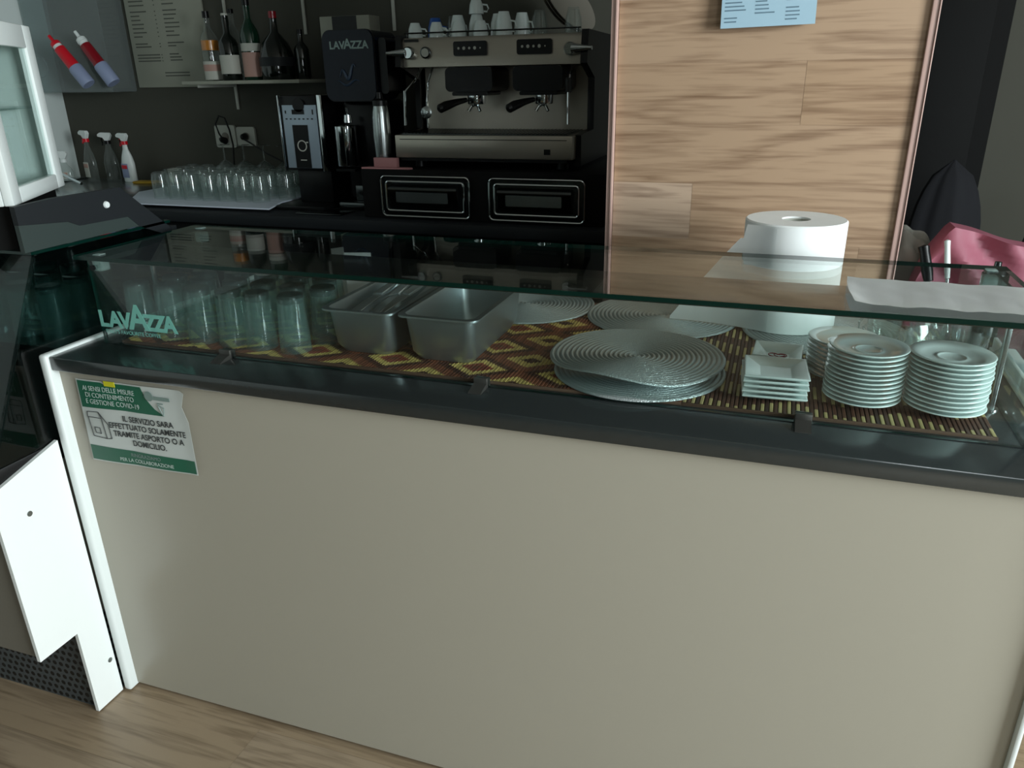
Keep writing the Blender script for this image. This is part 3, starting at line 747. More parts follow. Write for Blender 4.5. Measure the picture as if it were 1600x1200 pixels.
# side table that carries the pink bag
t = thing('side_table', 'dark side table in the shade behind the pillar', 'table', (.72, 2.55, 0))
bm = nb(); box(bm, -.47, .5, -.32, .25, .80, .83, .004); obj('tabletop', bm, 'black_matte', t)
for x in (-.36, .46):
    for y in (-.28, .21): b1 = nb(); box(b1, x-.02, x+.02, y-.02, y+.02, 0, .7995); obj('leg', b1, 'black_matte', t)
blanket('jacket', .30, .2, 1.20, 'jacket', 3, (.60, 3.25, .0), .1, 'dark navy jacket hung up behind the pink paper bag', 'jacket')
blanket('jacket', .32, .2, 1.12, 'jacket', 8, (.97, 3.15, .0), -.1, 'black jacket at the right border behind the pink paper bag', 'jacket')
bm = nb(); N1, N2 = 30, 14; g = []
for i in range(N1+1):
    row = []
    for j in range(N2+1):
        u, v = i/N1, j/N2; top = 1.105-.085*max(0, u-.12)/.88 if u > .12 else 1.02+.085*u/.12
        lx = .375+u*.42-(1-v)*.02*(1-u); z = .834+(top-.834)*v
        y = 2.34+.016*math.sin(u*17+v*9)+.016*math.sin(v*13+u*8)*(1-v*.3)+.05*(1-v)*0+.03*v
        row.append(bm.verts.new((lx+.045*v*(1-u), y, z)))
    g.append(row)
for i in range(N1):
    for j in range(N2): f = bm.faces.new((g[i][j], g[i+1][j], g[i+1][j+1], g[i][j+1])); f.smooth = True
r = bmesh.ops.extrude_face_region(bm, geom=bm.faces[:])
for v in r['geom']:
    if isinstance(v, bmesh.types.BMVert): v.co.y += .09
bmesh.ops.translate(bm, verts=bm.verts[:], vec=(-.58, -2.4, -.832))
tag(obj('paper_bag', bm, 'pink', None, (.58, 2.4, .832)), 'crumpled pink paper bag standing behind the glass guard', 'bag')
bm = nb(); bmesh.ops.create_uvsphere(bm, u_segments=40, v_segments=24, radius=1)
for v in bm.verts:
    c = v.co; f = 1+.10*math.sin(c.x*6+c.z*4)+.07*math.sin(c.y*9+c.z*7+c.x*3); v.co = Vector((c.x*.062*f, c.y*.05*f, c.z*.115*f+.115))
for f in bm.faces: f.smooth = True
tag(obj('cloth_bundle', bm, 'greycloth', None, (.388, 2.53, .838)), 'crumpled light grey cloth bundle beside the pillar edge', 'cloth')
bm = nb(); box(bm, -.15, .15, -.16, .16, 0, .36, .02, 3); box(bm, -.16, .16, -.17, .17, .3605, .375, .006)
tag(obj('waste_bin', bm, 'bin', None, (.862, 1.93, 0)), 'dark grey bin on the floor beyond the right end of the counter', 'bin')

# ---------------------------------------------------------------- refrigerated display case on the left
CX = -1.513
t = thing('refrigerated_case', 'tall dark glazed refrigerated display case left of the counter with a stepped white end panel', 'display case', (-2.4, 1.5, 0)); O = Vector((-2.4, 1.5, 0))
bm = nb(); prism(bm, [(1.078, .004), (1.158, .004), (1.158, .742), (.998, .699), (.974, .69), (.974, .252), (1.078, .252)], 'x', CX-.010, CX)
ep = obj('end_panel', L(bm), 'white_panel', t, label='bright white stepped end panel')
for y, z in ((1.047, .611), (1.143, .116)):
    bm = nb(); rod(bm, (CX, y, z), (CX+.0015, y, z), .0065); rod(bm, (CX+.0016, y, z), (CX+.002, y, z), .004); obj('screw', L(bm), 'steel', ep)
bm = nb(); box(bm, -3.3, CX-.0105, .985, 1.9, .252, .688); obj('base', L(bm), 'case_grey', t)
bm = nb(); box(bm, -3.3, CX-.0105, 1.092, 1.9, .0, .2515); obj('grille', L(bm), 'grille', t, label='perforated metal grille')
bm = nb(); box(bm, -3.3, CX-.0105, .99, 1.9, .6885, .735, .002); obj('sill', L(bm), 'black', t)
bm = nb(); box(bm, -3.3, CX-.0105, 1.64, 1.66, .7355, 1.148); obj('back', L(bm), 'charcoal', t)
bm = nb(); prism(bm, [(1.0, .736), (1.006, .736), (1.226, 1.158), (1.220, 1.158)], 'x', -3.3, CX-.013); g_ = obj('front_glass', L(bm), 'dark_sheet', t)
bm = nb(); prism(bm, [(1.012, .736), (1.63, .736), (1.63, 1.157), (1.232, 1.157)], 'x', CX-.019, CX-.013); obj('side_glass', L(bm), 'dark_sheet', t)
pane('top_glass', (-3.3, CX-.011, 1.218, 1.64, 1.159, 1.1655), None, t, O)
bm = nb(); box(bm, -3.3, CX-.03, 1.24, 1.62, .935, .941); obj('shelf', L(bm), 'sheet', t)
bm = nb(); prism(bm, [(1.206, 1.264), (1.303, 1.269), (1.496, 1.268), (1.549, 1.223), (1.648, 1.139), (1.645, 1.120), (1.535, 1.1665), (1.504, 1.196), (1.359, 1.199), (1.329, 1.213), (1.206, 1.225)], 'x', -1.538, -1.524)
cp = obj('end_cheek', L(bm), 'charcoal', t, label='dark sloping end cheek')
bm = nb(); rod(bm, (-1.524, 1.445, 1.234), (-1.520, 1.445, 1.234), .0085, .007, 24); obj('screw_cap', L(bm), 'white_pl', cp, label='round white screw cap')
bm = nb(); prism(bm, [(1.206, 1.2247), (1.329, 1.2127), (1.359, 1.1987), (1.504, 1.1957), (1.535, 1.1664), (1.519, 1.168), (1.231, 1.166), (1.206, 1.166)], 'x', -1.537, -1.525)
obj('cheek_reflection', L(bm), 'reflection_grey', t, label='showcase reflection painted as a grey strip below the end cheek')  # solid grey strip stands in for the showcase's reflection in the glass
# what stands inside: rows of upturned tumblers
f2 = True; rr = random.Random(8)
for r in range(3):
    for k in range(6):
        x = -1.60-k*.092-.02*r; y = 1.30+r*.095
        lab = 'dim upturned tumbler, %s from the right in the %s row inside the dark case' % (ORD[k], ['front', 'middle', 'back'][r])
        dup(tum, (x, y, .9415), 0, lab, 'tumblers inside the dark case')


# white framed showcase standing on the case
a0 = Vector((-1.545, 1.225, 0)); a1 = Vector((-1.742, 1.536, 0)); dv = (a1-a0); LW = dv.length; ang = math.atan2(dv.y, dv.x)
t = thing('showcase', 'white framed glazed showcase standing on the dark refrigerated case', 'showcase', (a0.x, a0.y, 1.1665), ang)
ZB, ZTOP, DP = .0955, .468, .40     # local: x runs along the visible side, y away from the room side
bm = nb(); box(bm, .02, LW-.02, .02, DP-.02, .0, ZB-.0005); obj('plinth', bm, 'black_matte', t)
bm = nb()
fw = .052
box(bm, 0, fw, 0, .02, ZB, ZTOP, .003); box(bm, LW-fw, LW, 0, .02, ZB, ZTOP, .003); box(bm, fw, LW-fw, 0, .02, ZB, ZB+.034, .003); box(bm, fw, LW-fw, 0, .02, ZTOP-.05, ZTOP, .003)
obj('frame', bm, 'white_pl', t)
bm = nb()
box(bm, 0, .02, .0205, fw, ZB, ZTOP, .003); box(bm, 0, .02, DP-fw, DP, ZB, ZTOP, .003); box(bm, 0, .02, fw, DP-fw, ZB, ZB+.034, .003); box(bm, 0, .02, fw, DP-fw, ZTOP-.05, ZTOP, .003)
obj('frame', bm, 'white_pl', t)
bm = nb(); box(bm, .0205, LW, DP-.02, DP, ZB, ZTOP); box(bm, LW-.016, LW, .0205, DP-.0205, ZB, ZTOP); box(bm, .0205, LW-.017, .0205, DP-.021, ZB, ZB+.012); box(bm, .0205, LW-.017, .0205, DP-.021, ZTOP-.012, ZTOP)
obj('carcass', bm, 'wall_white', t)
bm = nb(); box(bm, .022, LW-.018, .024, DP-.022, .285, .290); obj('shelf', bm, ['sheet'], t)
bm = nb(); box(bm, fw+.0005, LW-fw-.0005, .006, .010, ZB+.0345, ZTOP-.0505); obj('pane', bm, 'sheet', t)

# ---------------------------------------------------------------- back counter
ZK = .98
t = thing('back_counter', 'long black back counter along the rear wall below the coffee machine', 'counter', (-2.3, 3.2, 0)); O = Vector((-2.3, 3.2, 0))
bm = nb(); box(bm, -3.95, -.35, 2.76, 3.60, .0, .935); obj('carcass', L(bm), 'black_matte', t)
bm = nb(); box(bm, -3.95, -.35, 2.73, 3.61, .9355, ZK, .003); obj('worktop', L(bm), 'charcoal', t)
bm = nb(); box(bm, -3.93, -2.86, 2.95, 3.58, ZK+.0003, ZK+.012, .003); box(bm, -3.93, -3.86, 2.95, 3.58, ZK+.0122, ZK+.02, .002)
tag(obj('drainboard', L(bm, Vector((-3.4, 3.2, ZK))), 'steel', None, (-3.4, 3.2, ZK)), 'steel draining board by the left wall under the spray bottles', 'drainboard')
bm = nb(); prism(bm, [(-2.83, 2.80), (-2.06, 2.80), (-2.12, 2.98), (-2.12, 3.42), (-3.05, 3.42), (-3.06, 3.12)], 'z', 0, .006)
ztw = ZK+.0125
bmesh.ops.translate(bm, verts=bm.verts[:], vec=(2.5, -3.1, 0))
tag(obj('drying_towel', bm, 'towel', None, (-2.5, 3.1, ztw)), 'white towel under the upturned glasses on the back counter', 'towel')
# glasses drying on it
def stem_free(r=.040, h=.122):
    bm = nb(); lathe(bm, [(r, 0), (r*1.0, h*.72), (r*.88, h*.94), (r*.6, h), (0, h), (0, h-.008), (r*.55, h-.008), (r*.80, h*.88), (r*.95, h*.7), (r-.0025, 0)], 24, closed=False); return bm
g0 = obj('drying_glass', stem_free(), 'clear'); cnt = 0
names_r = ['front', 'second', 'third', 'fourth']
for r in range(4):
    for k in range(8):
        x = -2.76+.092*k-.03*r; y = 2.955+.112*r
        if x > -2.13: continue
        o = g0 if cnt == 0 else g0.copy()
        if cnt: COL.objects.link(o)
        o.location = (x+rr.uniform(-.006, .006), y+rr.uniform(-.006, .006), ztw+.0065)
        tag(o, 'upturned glass drying on the towel, %s from the left in the %s row' % (ORD[k], names_r[r]), 'glass', 'glasses drying on the towel'); cnt += 1
bm = nb(); lathe(bm, [(.040, 0), (.052, .04), (.055, .07), (.046, .105), (.020, .128), (.005, .135), (.0045, .20), (.008, .205), (.036, .208), (.036, .2105), (0, .2105), (0, .20), (.002, .198), (.002, .137), (.018, .125), (.0435, .103), (.052, .07), (.0495, .04), (.0378, 0)], 32)
w0 = obj('wine_glass', bm, 'clear')
for k, (x, y) in enumerate(((-2.72, 3.385), (-2.60, 3.385), (-2.48, 3.385), (-2.36, 3.39))):
    o = w0 if k == 0 else w0.copy()
    if k: COL.objects.link(o)
    o.location = (x, y, ztw+.0065); tag(o, 'tall upturned wine glass behind the drying glasses, %s from the left' % ORD[k], 'wine glass', 'wine glasses upturned below the sockets')
# spray bottles
def spray(loc, rz, label, body='white_pl', trig='red', head='white_pl', h=.20, lab='red'):
    t = thing('spray_bottle', label, 'spray bottle', loc, rz)
    bm = nb(); lathe(bm, [(0, 0), (.040, 0), (.043, .006), (.043, h*.5), (.034, h*.68), (.018, h*.88), (.015, h), (0, h)], 28, sy=.62); obj('bottle_body', bm, body, t)
    bm = nb(); lathe(bm, [(0, h), (.018, h), (.018, h+.018), (0, h+.018)], 20); obj('collar', bm, trig, t, label='red collar' if trig == 'red' else None)
    bm = nb(); prism(bm, [(-.048, h+.040), (-.048, h+.052), (-.030, h+.062), (.022, h+.060), (.030, h+.045), (.014, h+.0185), (-.010, h+.0185), (-.016, h+.036)], 'y', -.011, .011); bmesh.ops.bevel(bm, geom=bm.edges[:], offset=.002, segments=2, affect='EDGES'); obj('nozzle', bm, head, t)
    bm = nb(); tube(bm, [(-.018, 0, h+.0345), (-.034, 0, h+.026), (-.030, 0, h+.006), (-.034, 0, h-.008)], .0045, 8); obj('trigger', bm, trig, t)
    if lab:
        bm = nb(); box(bm, -.024, .024, -.0285, -.0271, h*.12, h*.5, .0006); obj('label', bm, 'bluelabel' if body == 'white_pl' else 'label', t)
        bm = nb(); box(bm, -.020, .020, -.0305, -.0287, h*.36, h*.46, .0004); obj('logo', bm, lab, t)
    return t
spray((-3.47, 3.50, ZK+.0125), -.1, 'white spray bottle with red trigger beside the yellow sponge')
spray((-3.70, 3.46, ZK+.0125), -.25, 'clear spray bottle with white head and red trigger, left of the white one', 'clear', 'red', 'white_pl', .215, 'pinklabel')
spray((-3.62, 3.53, ZK+.0125), .2, 'clear spray bottle with black collar between two others', 'clear', 'black', 'white_pl', .20, None)
spray((-3.83, 3.40, ZK+.021), .4, 'short clear bottle in the corner by the left wall', 'clear', 'white_pl', 'white_pl', .10, 'pinklabel')
t = thing('tap', 'chrome tap with a long spout over the draining board', 'tap', (-3.75, 3.22, ZK+.0125))
bm = nb(); lathe(bm, [(0, 0), (.024, 0), (.022, .07), (.018, .075), (0, .076)], 20); obj('tap_body', bm, 'chrome', t)
bm = nb(); tube(bm, [(0, 0, .072), (.03, -.01, .098), (.20, -.05, .055), (.28, -.06, .03)], .0085, 10); obj('spout', bm, 'chrome', t)
bm = nb(); lathe(bm, [(0, .0), (.013, 0), (.015, .03), (0, .034)], 16, (.02, 0, .108)); obj('lever', bm, 'chrome', t)
bm = nb(); box(bm, -.07, .07, -.035, .035, 0, .012, .004); tag(obj('sponge_cloth', bm, 'yellow_cloth', None, (-3.32, 3.46, ZK+.0125), (0, 0, .15)), 'yellow sponge cloth at the foot of the white spray bottle', 'cloth')
bm = nb(); lathe(bm, [(0, 0), (.030, 0), (.038, .07), (.036, .07), (.028, .004), (0, .004)], 24); tag(obj('plastic_cup', bm, 'label', None, (-3.21, 3.56, ZK+.0125)), 'pale beaker standing against the wall by the yellow cloth', 'cup')

# ---------------------------------------------------------------- rear wall fittings
yw = YB-.001
def socket(x0, x1, z0, z1, lab):
    t = thing('wall_socket', lab, 'socket', ((x0+x1)/2, yw, (z0+z1)/2)); W2 = (x1-x0)/2; H2 = (z1-z0)/2
    bm = nb(); prism(bm, rrect(-W2, W2, -H2, H2, .012), 'y', -.014, 0); obj('plate', bm, 'label', t)
    bm = nb(); lathe(bm, [(0, 0), (.021, 0), (.021, .004), (0, .004)], 24, (0, -.0142, 0), mat=axis_mat((0, 0, 0), (0, -1, 0))); obj('insert', bm, 'case_grey', t)
    return t
socket(-2.935, -2.805, 1.175, 1.29, 'pale wall socket holding the looped cable'); socket(-2.795, -2.68, 1.185, 1.282, 'pale wall socket with a straight black plug')
t = thing('power_cable', 'black cable looping up from the left wall socket', 'cable', (-2.87, yw-.03, 1.23))
bm = nb(); tube(bm, [(0, .0, -.02), (-.01, -.02, .02), (-.012, -.035, .07), (.02, -.04, .11), (.055, -.04, .10), (.068, -.03, .04), (.07, -.02, -.04), (.06, -.02, -.12), (.06, -.03, -.2)], .0045, 8); obj('cord', bm, 'rubber', t)
bm = nb(); lathe(bm, [(0, 0), (.018, 0), (.016, .03), (.007, .045), (0, .046)], 16, (0, .012, -.02), mat=axis_mat((0, 0, 0), (0, -1, .3))); obj('plug', bm, 'rubber', t)
t = thing('power_cable', 'black cable running right from the second wall socket', 'cable', (-2.738, yw-.03, 1.233))
bm = nb(); tube(bm, [(.01, -.02, -.01), (.06, -.03, -.03), (.16, -.04, -.08), (.26, -.05, -.12), (.34, -.06, -.17)], .0045, 8); obj('cord', bm, 'rubber', t)
bm = nb(); lathe(bm, [(0, 0), (.018, 0), (.016, .03), (.007, .045), (0, .046)], 16, (0, .012, 0), mat=axis_mat((0, 0, 0), (.2, -1, 0))); obj('plug', bm, 'rubber', t)
# acrylic holder with two red-capped bottles
t = thing('acrylic_holder', 'clear acrylic wall holder with round holes at the left of the menu board', 'holder', (-3.66, yw, 1.47)); O = Vector((-3.66, yw, 1.47))
bm = nb(); box(bm, -3.945, -3.425, YB-.17, YB-.166, 1.47, 2.2); box(bm, -3.945, -3.941, YB-.1658, YB-.002, 1.47, 2.2); box(bm, -3.429, -3.425, YB-.1658, YB-.002, 1.47, 2.2); box(bm, -3.94, -3.43, YB-.1658, YB-.002, 1.466, 1.4698)
obj('box', L(bm), 'acrylic', t)
bm = nb()
for x, z in ((-3.90, 1.60), (-3.50, 1.61)):
    lathe(bm, [(.052, 0), (.056, 0), (.056, .003), (.052, .003)], 32, (x, YB-.1705, z), mat=axis_mat((0, 0, 0), (0, -1, 0)), closed=True)
obj('hole_rim', L(bm), 'acrylic', t)
def sauce(a, b, cap, lab):
    t = thing('squeeze_bottle', lab, 'bottle', a); A = Vector(a); B = Vector(b)-A; d = B.normalized(); q = axis_mat((0, 0, 0), d); h = B.length
    bm = nb(); lathe(bm, [(0, 0), (.033, 0), (.036, .006), (.036, h*.33), (.033, h*.36), (0, h*.36)], 24, mat=q); obj('lower_body', bm, 'bluelabel', t, label='pale blue printed lower half')
    bm = nb(); lathe(bm, [(0, h*.361), (.031, h*.361), (.028, h*.74), (.0, h*.75)], 24, mat=q); obj('upper_body', bm, 'red' if cap == 'red' else 'red_dark', t)
    bm = nb(); lathe(bm, [(0, h*.751), (.023, h*.751), (.023, h*.80), (0, h*.80)], 20, mat=q); obj('ring', bm, 'white_pl', t)
    bm = nb(); lathe(bm, [(0, h*.801), (.026, h*.801), (.024, h*.86), (.009, h*.90), (.008, h), (0, h)], 20, mat=q); obj('cap', bm, 'red' if cap == 'red' else 'white_pl', t)
sauce((-3.515, YB-.235, 1.505), (-3.69, YB-.26, 1.745), 'red', 'red-capped squeeze bottle tilted in the acrylic holder')
sauce((-3.345, YB-.235, 1.51), (-3.51, YB-.26, 1.76), 'white', 'white-capped dark red squeeze bottle tilted in the acrylic holder')
# menu board
t = thing('menu_board', 'pale printed menu board hanging on the rear wall', 'menu board', (-3.14, yw, 1.485)); t.rotation_euler = (0, 0, 0)
bm = nb(); box(bm, -.255, .24, -.012, 0, 0, .75, .002); obj('board', bm, 'board', t)
rr2 = random.Random(9); cols3 = [nb(), nb(), nb()]
for z in [.055, .07]: box(cols3[1], -.06, .10, -.0135, -.0122, z, z+.006)
for z in [.13, .145, .16, .20, .215, .25, .27, .29, .31, .33, .35, .37, .40, .42, .44, .46, .48, .5]:
    a = rr2.uniform(.05, .11) if z > .17 else .15; box(cols3[0], -.225, -.225+a, -.0135, -.0122, z, z+.006); b = rr2.uniform(.05, .11); box(cols3[2], -.01, -.01+b, -.0135, -.0122, z+.002, z+.008); box(cols3[1], -.065, -.06, -.0135, -.0122, z, z+.005)
for b_ in cols3: obj('print_column', b_, 'board_ink', t)
# shelf with bottles
ZS = 1.512
t = thing('wall_shelf', 'narrow pale bottle shelf on the rear wall', 'shelf', (-2.4, yw, ZS)); O = Vector((-2.4, yw, ZS))
bm = nb(); box(bm, -2.84, -2.17, 3.30, YB-.003, ZS-.016, ZS, .002); obj('board', L(bm), 'board', t)
for x in (-2.768, -2.305, -1.815):
    bm = nb(); box(bm, x-.008, x+.008, YB-.010, YB-.001, 1.37 if x < -2.5 else 1.72, 2.3, .002)
    if x < -2.5: box(bm, x-.005, x+.005, 3.33, YB-.0105, ZS-.03, ZS-.0165)
    obj('bracket_rail', L(bm), 'label', t)
def bottle(x, y, prof, mat, label, rings=(), cap=None, capmat='black', n=28):
    t = thing('bottle', label, 'bottle', (x, y, ZS+.0005), 0, 'bottles on the wall shelf')
    bm = nb(); lathe(bm, prof, n); obj('bottle_body', bm, mat, t)
    for i, (z0, z1, r, m, nm) in enumerate(rings):
        bm = nb(); lathe(bm, [(r, z0), (r+.0006, z0), (r+.0006, z1), (r, z1)], n, closed=True); obj(nm, bm, m, t)
    if cap:
        bm = nb(); lathe(bm, [(0, cap[0]), (cap[2], cap[0]), (cap[2], cap[1]), (0, cap[1])], 20); obj('cap', bm, capmat, t)
    return t
def bp(r, h, nr, sh, nh): return [(0, 0), (r*.95, 0), (r, .004), (r, sh), (r*.85, sh+(nh-sh)*.35), (nr*1.3, sh+(nh-sh)*.8), (nr, nh), (nr, h), (0, h)]
b = bottle(-2.735, 3.42, bp(.043, .285, .014, .185, .245), 'clear', 'clear spirit bottle with an amber band of liquor, leftmost on the shelf', [(.005, .09, .0434, 'label', 'label'), (.045, .075, .0442, 'pinklabel', 'label')], (.2855, .315, .016), 'black')
bm = nb(); lathe(bm, [(0, .14), (.041, .14), (.041, .185), (0, .185)], 28); obj('liquor', bm, 'amber', b)
bottle(-2.612, 3.40, bp(.047, .29, .015, .165, .215), 'bottle_dark', 'dark sparkling wine bottle with pale neck and grey label', [(.03, .115, .0474, 'label', 'label')], (.2905, .30, .016), 'label')
bottle(-2.497, 3.42, bp(.046, .33, .015, .20, .275), 'bottle_green', 'tall dark green bottle with dusty pink label', [(.015, .125, .0464, 'pinklabel', 'label'), (.13, .165, .0464, 'label', 'label')], (.3305, .36, .017), 'black')
bottle(-2.355, 3.42, [(0, 0), (.078, 0), (.084, .02), (.084, .10), (.06, .165), (.02, .21), (.016, .26), (.017, .27), (0, .27)], 'bottle_dark', 'round bellied dark decanter with a red stopper', [(.06, .10, .0845, 'charcoal', 'label')], (.2705, .30, .019), 'red_dark')
bottle(-2.235, 3.45, bp(.035, .20, .012, .13, .17), 'bottle_dark', 'small black bottle at the right end of the shelf', (), (.2005, .22, .013), 'black')
bottle(-2.672, 3.53, bp(.036, .31, .013, .2, .26), 'clear', 'clear bottle standing behind between two front bottles', (), (.3105, .33, .014), 'black')
# ---------------------------------------------------------------- grinders
t = thing('coffee_grinder', 'silver faced coffee grinder beside the drying glasses', 'coffee grinder', (-1.955, 3.06, ZK)); O = Vector((-1.955, 3.06, ZK))
bm = nb(); box(bm, -2.055, -1.865, 2.965, 3.3, 1.142, 1.448, .006); obj('body', L(bm), 'black', t)
bm = nb(); box(bm, -2.043, -1.877, 2.957, 2.9645, 1.152, 1.41, .001); fc = obj('face', L(bm), pr('grinder_face', (150, 166, 178), .35, .3), t, label='silver blue front plate')
bm = nb(); box(bm, -2.0, -1.925, 2.9545, 2.9565, 1.153, 1.33); box(bm, -1.995, -1.935, 2.9545, 2.9565, 1.373, 1.392); lathe(bm, [(0, 0), (.028, 0), (.028, .002), (0, .002)], 24, (-1.96, 2.9565, 1.41), mat=axis_mat((0, 0, 0), (0, -1, 0)))
obj('display', L(bm), 'black', fc)
bm = nb(); lathe(bm, [(.019, 0), (.0235, 0), (.0235, .001), (.019, .001)], 28, (-1.961, 2.9543, 1.245), mat=axis_mat((0, 0, 0), (0, -1, 0)), closed=True); box(bm, -1.94, -1.93, 2.9533, 2.9543, 1.257, 1.262); box(bm, -1.975, -1.945, 2.9533, 2.9543, 1.184, 1.188); obj('cup_symbol', L(bm), 'label', fc)
bm = nb()
for k in range(7): box(bm, -2.03+k*.021, -2.03+k*.021+.009, 2.9558, 2.9568, 1.352, 1.357)
box(bm, -2.03, -2.024, 2.9558, 2.9568, 1.376, 1.388); box(bm, -1.897, -1.891, 2.9558, 2.9568, 1.372, 1.392); obj('markings', L(bm), 'ink', fc)
for x in (-2.060, -1.866): bm = nb(); box(bm, x, x+.008 if x < -2 else x+.024, 2.950, 2.9645, 1.140, 1.450, .003); obj('side_rail', L(bm), 'chrome', t)
bm = nb(); box(bm, -2.03, -1.86, 3.0, 3.28, 1.0, 1.1415, .004); obj('base', L(bm), 'black', t)
bm = nb(); box(bm, -2.08, -1.84, 2.88, 3.3, ZK+.0005, 1.0, .004); obj('foot_tray', L(bm), 'black', t)
# hopper grinder
t = thing('coffee_grinder', 'black coffee grinder with tall dark blue bean hopper left of the espresso machine', 'coffee grinder', (-1.69, 3.06, ZK)); O = Vector((-1.69, 3.06, ZK))
bm = nb(); prism(bm, rrect(-1.815, -1.585, 1.425, 1.690, .035), 'y', 2.955, 3.16); hp_ = obj('hopper', L(bm), 'navy', t, label='dark blue bean hopper')
bm = nb(); prism(bm, rrect(-1.818, -1.582, 1.422, 1.693, .036), 'y', 2.962, 2.972); prism(bm, rrect(-1.574, -1.54, 1.45, 1.66, .015), 'y', 2.98, 3.14); obj('hopper_rim', L(bm), 'black', t)
o = text('lettering', 'LAV', .040, hp_, Vector((-1.782, 2.9545, 1.622))-O, mat='ink_grey', bold=.0012, depth=.0003)
o = text('lettering', 'A', .052, hp_, Vector((-1.716, 2.9545, 1.622))-O, mat='ink_grey', bold=.0012, depth=.0003)
o = text('lettering', 'ZZA', .040, hp_, Vector((-1.684, 2.9545, 1.622))-O, mat='ink_grey', bold=.0012, depth=.0003)
bm = nb()
tube(bm, [(-1.745+.075*u, 2.953, 1.515+.022*math.sin(u*9)+.03*u) for u in [i/20 for i in range(21)]], [.001+.006*math.sin(PI*i/20) for i in range(21)], 6)
tube(bm, [(-1.755+.10*u, 2.953, 1.495+.010*math.sin(u*7+2)) for u in [i/20 for i in range(21)]], [.001+.004*math.sin(PI*i/20) for i in range(21)], 6)
obj('steam_drawing', L(bm), pr('hopper_print', (40, 56, 74), .5), hp_)
bm = nb(); box(bm, -1.795, -1.612, 3.03, 3.26, ZK+.036, 1.4245, .02, 3); obj('body', L(bm), 'black', t)
bm = nb(); lathe(bm, [(0, 1.165), (.044, 1.165), (.046, 1.17), (.046, 1.325), (.04, 1.33), (0, 1.33)], 32, (-1.755, 2.975, 0)); obj('dosing_chamber', L(bm), 'chrome', t)
bm = nb(); lathe(bm, [(0, 0), (.018, 0), (.016, .03), (0, .032)], 18, (-1.735, 2.97, 1.34)); tube(bm, [(-1.735, 2.97, 1.372), (-1.735, 2.965, 1.40)], .005); obj('dosing_lever', L(bm), 'chrome', t)
bm = nb(); prism(bm, [(2.93, 1.145), (3.028, 1.145), (3.028, 1.155), (2.93, 1.155)], 'x', -1.79, -1.70); obj('fork', L(bm), 'black', t)
bm = nb(); box(bm, -1.80, -1.61, 2.94, 3.27, ZK+.0005, ZK+.035, .008); box(bm, -1.74, -1.64, 2.99, 3.0295, ZK+.0355, ZK+.10, .004); obj('base', L(bm), 'dark_steel', t)
bm = nb(); box(bm, -1.93, -1.71, 2.80, 2.92, ZK+.0003, ZK+.006, .002); tag(obj('counter_tray', L(bm, Vector((-1.82, 2.86, ZK))), 'dark_steel', None, (-1.82, 2.86, ZK)), 'thin dark steel tray at the counter edge before the grinders', 'tray')
t = thing('carton', 'pale carton with black label standing behind the blue hopper', 'carton', (-1.925, 3.42, ZK+.0003))
bm = nb(); box(bm, -.13, .13, -.05, .05, 0, .5, .002); obj('support_box', bm, 'black_matte', t)
bm = nb(); box(bm, -.145, .11, -.05, .05, .501, .795, .002); obj('box', bm, 'board', t)
bm = nb(); box(bm, -.08, .045, -.0515, -.0502, .69, .794); obj('label', bm, 'black', t, label='black label')

# ---------------------------------------------------------------- drawer base and espresso machine
t = thing('drawer_base', 'wide black knock-out drawer base under the espresso machine', 'drawer unit', (-1.1, 3.1, ZK)); O = Vector((-1.1, 3.1, ZK))
bm = nb(); box(bm, -1.60, -.60, 2.802, 3.55, ZK+.0005, 1.172, .004); obj('body', L(bm), 'black_matte', t)
for x0, x1 in ((-1.505, -1.128), (-1.046, -.672)):
    bm = nb(); z0, z1 = .993, 1.148
    prism(bm, rrect(x0, x1, z0, z1, .018), 'y', 2.792, 2.8015); d_ = obj('drawer', L(bm), 'dark_steel', t)
    bm = nb(); pts = rrect(x0, x1, z0, z1, .018, 6); pts.append(pts[0]); tube(bm, [(a, 2.790, b) for a, b in pts], .0042, 8)
    pts = rrect(x0+.022, x1-.022, z0+.022, z1-.020, .012, 6); pts.append(pts[0]); tube(bm, [(a, 2.789, b) for a, b in pts], .0050, 8); obj('rim', L(bm), 'chrome', d_)
    bm = nb(); prism(bm, [(2.7875, z0+.034), (2.7915, z0+.034), (2.7915, z1-.032), (2.768, z1-.040), (2.764, z1-.048), (2.770, z1-.060)], 'x', x0+.04, x1-.045); obj('pull', L(bm), 'dark_steel', d_)
    bm = nb(); prism(bm, rrect(x0+.075, x1-.08, z0+.058, z1-.056, .004), 'y', 2.7630, 2.7638); obj('plate', L(bm), 'steel', d_)
# small board with a pink box on its left end
bm = nb(); prism(bm, [(-1.60, 2.81), (-1.39, 2.81), (-1.38, 2.825), (-1.40, 2.842), (-1.58, 2.842)], 'z', 0, .006); bmesh.ops.translate(bm, verts=bm.verts[:], vec=(1.49, -2.9, 0))
tag(obj('small_tray', bm, 'pinkbox', None, (-1.49, 2.9, 1.1723)), 'thin pinkish tray on the left end of the drawer base', 'tray')
bm = nb(); box(bm, -.052, .052, -.012, .012, 0, .036, .002); tag(obj('sachet_box', bm, 'pinkbox', None, (-1.495, 2.828, 1.1788), (0, 0, -.05)), 'small dusty pink box on the thin tray', 'box')
t = thing('milk_jug', 'tall steel tumbler with black lid left of the drip tray', 'jug', (-1.535, 2.885, 1.1725))
bm = nb(); lathe(bm, [(0, 0), (.028, 0), (.031, .03), (.036, .12), (.033, .21), (.028, .235), (0, .235)], 28); obj('jug_body', bm, 'steel', t)
bm = nb(); lathe(bm, [(0, .2352), (.030, .2352), (.030, .255), (.012, .262), (.010, .285), (0, .287)], 24); obj('lid', bm, 'black', t)

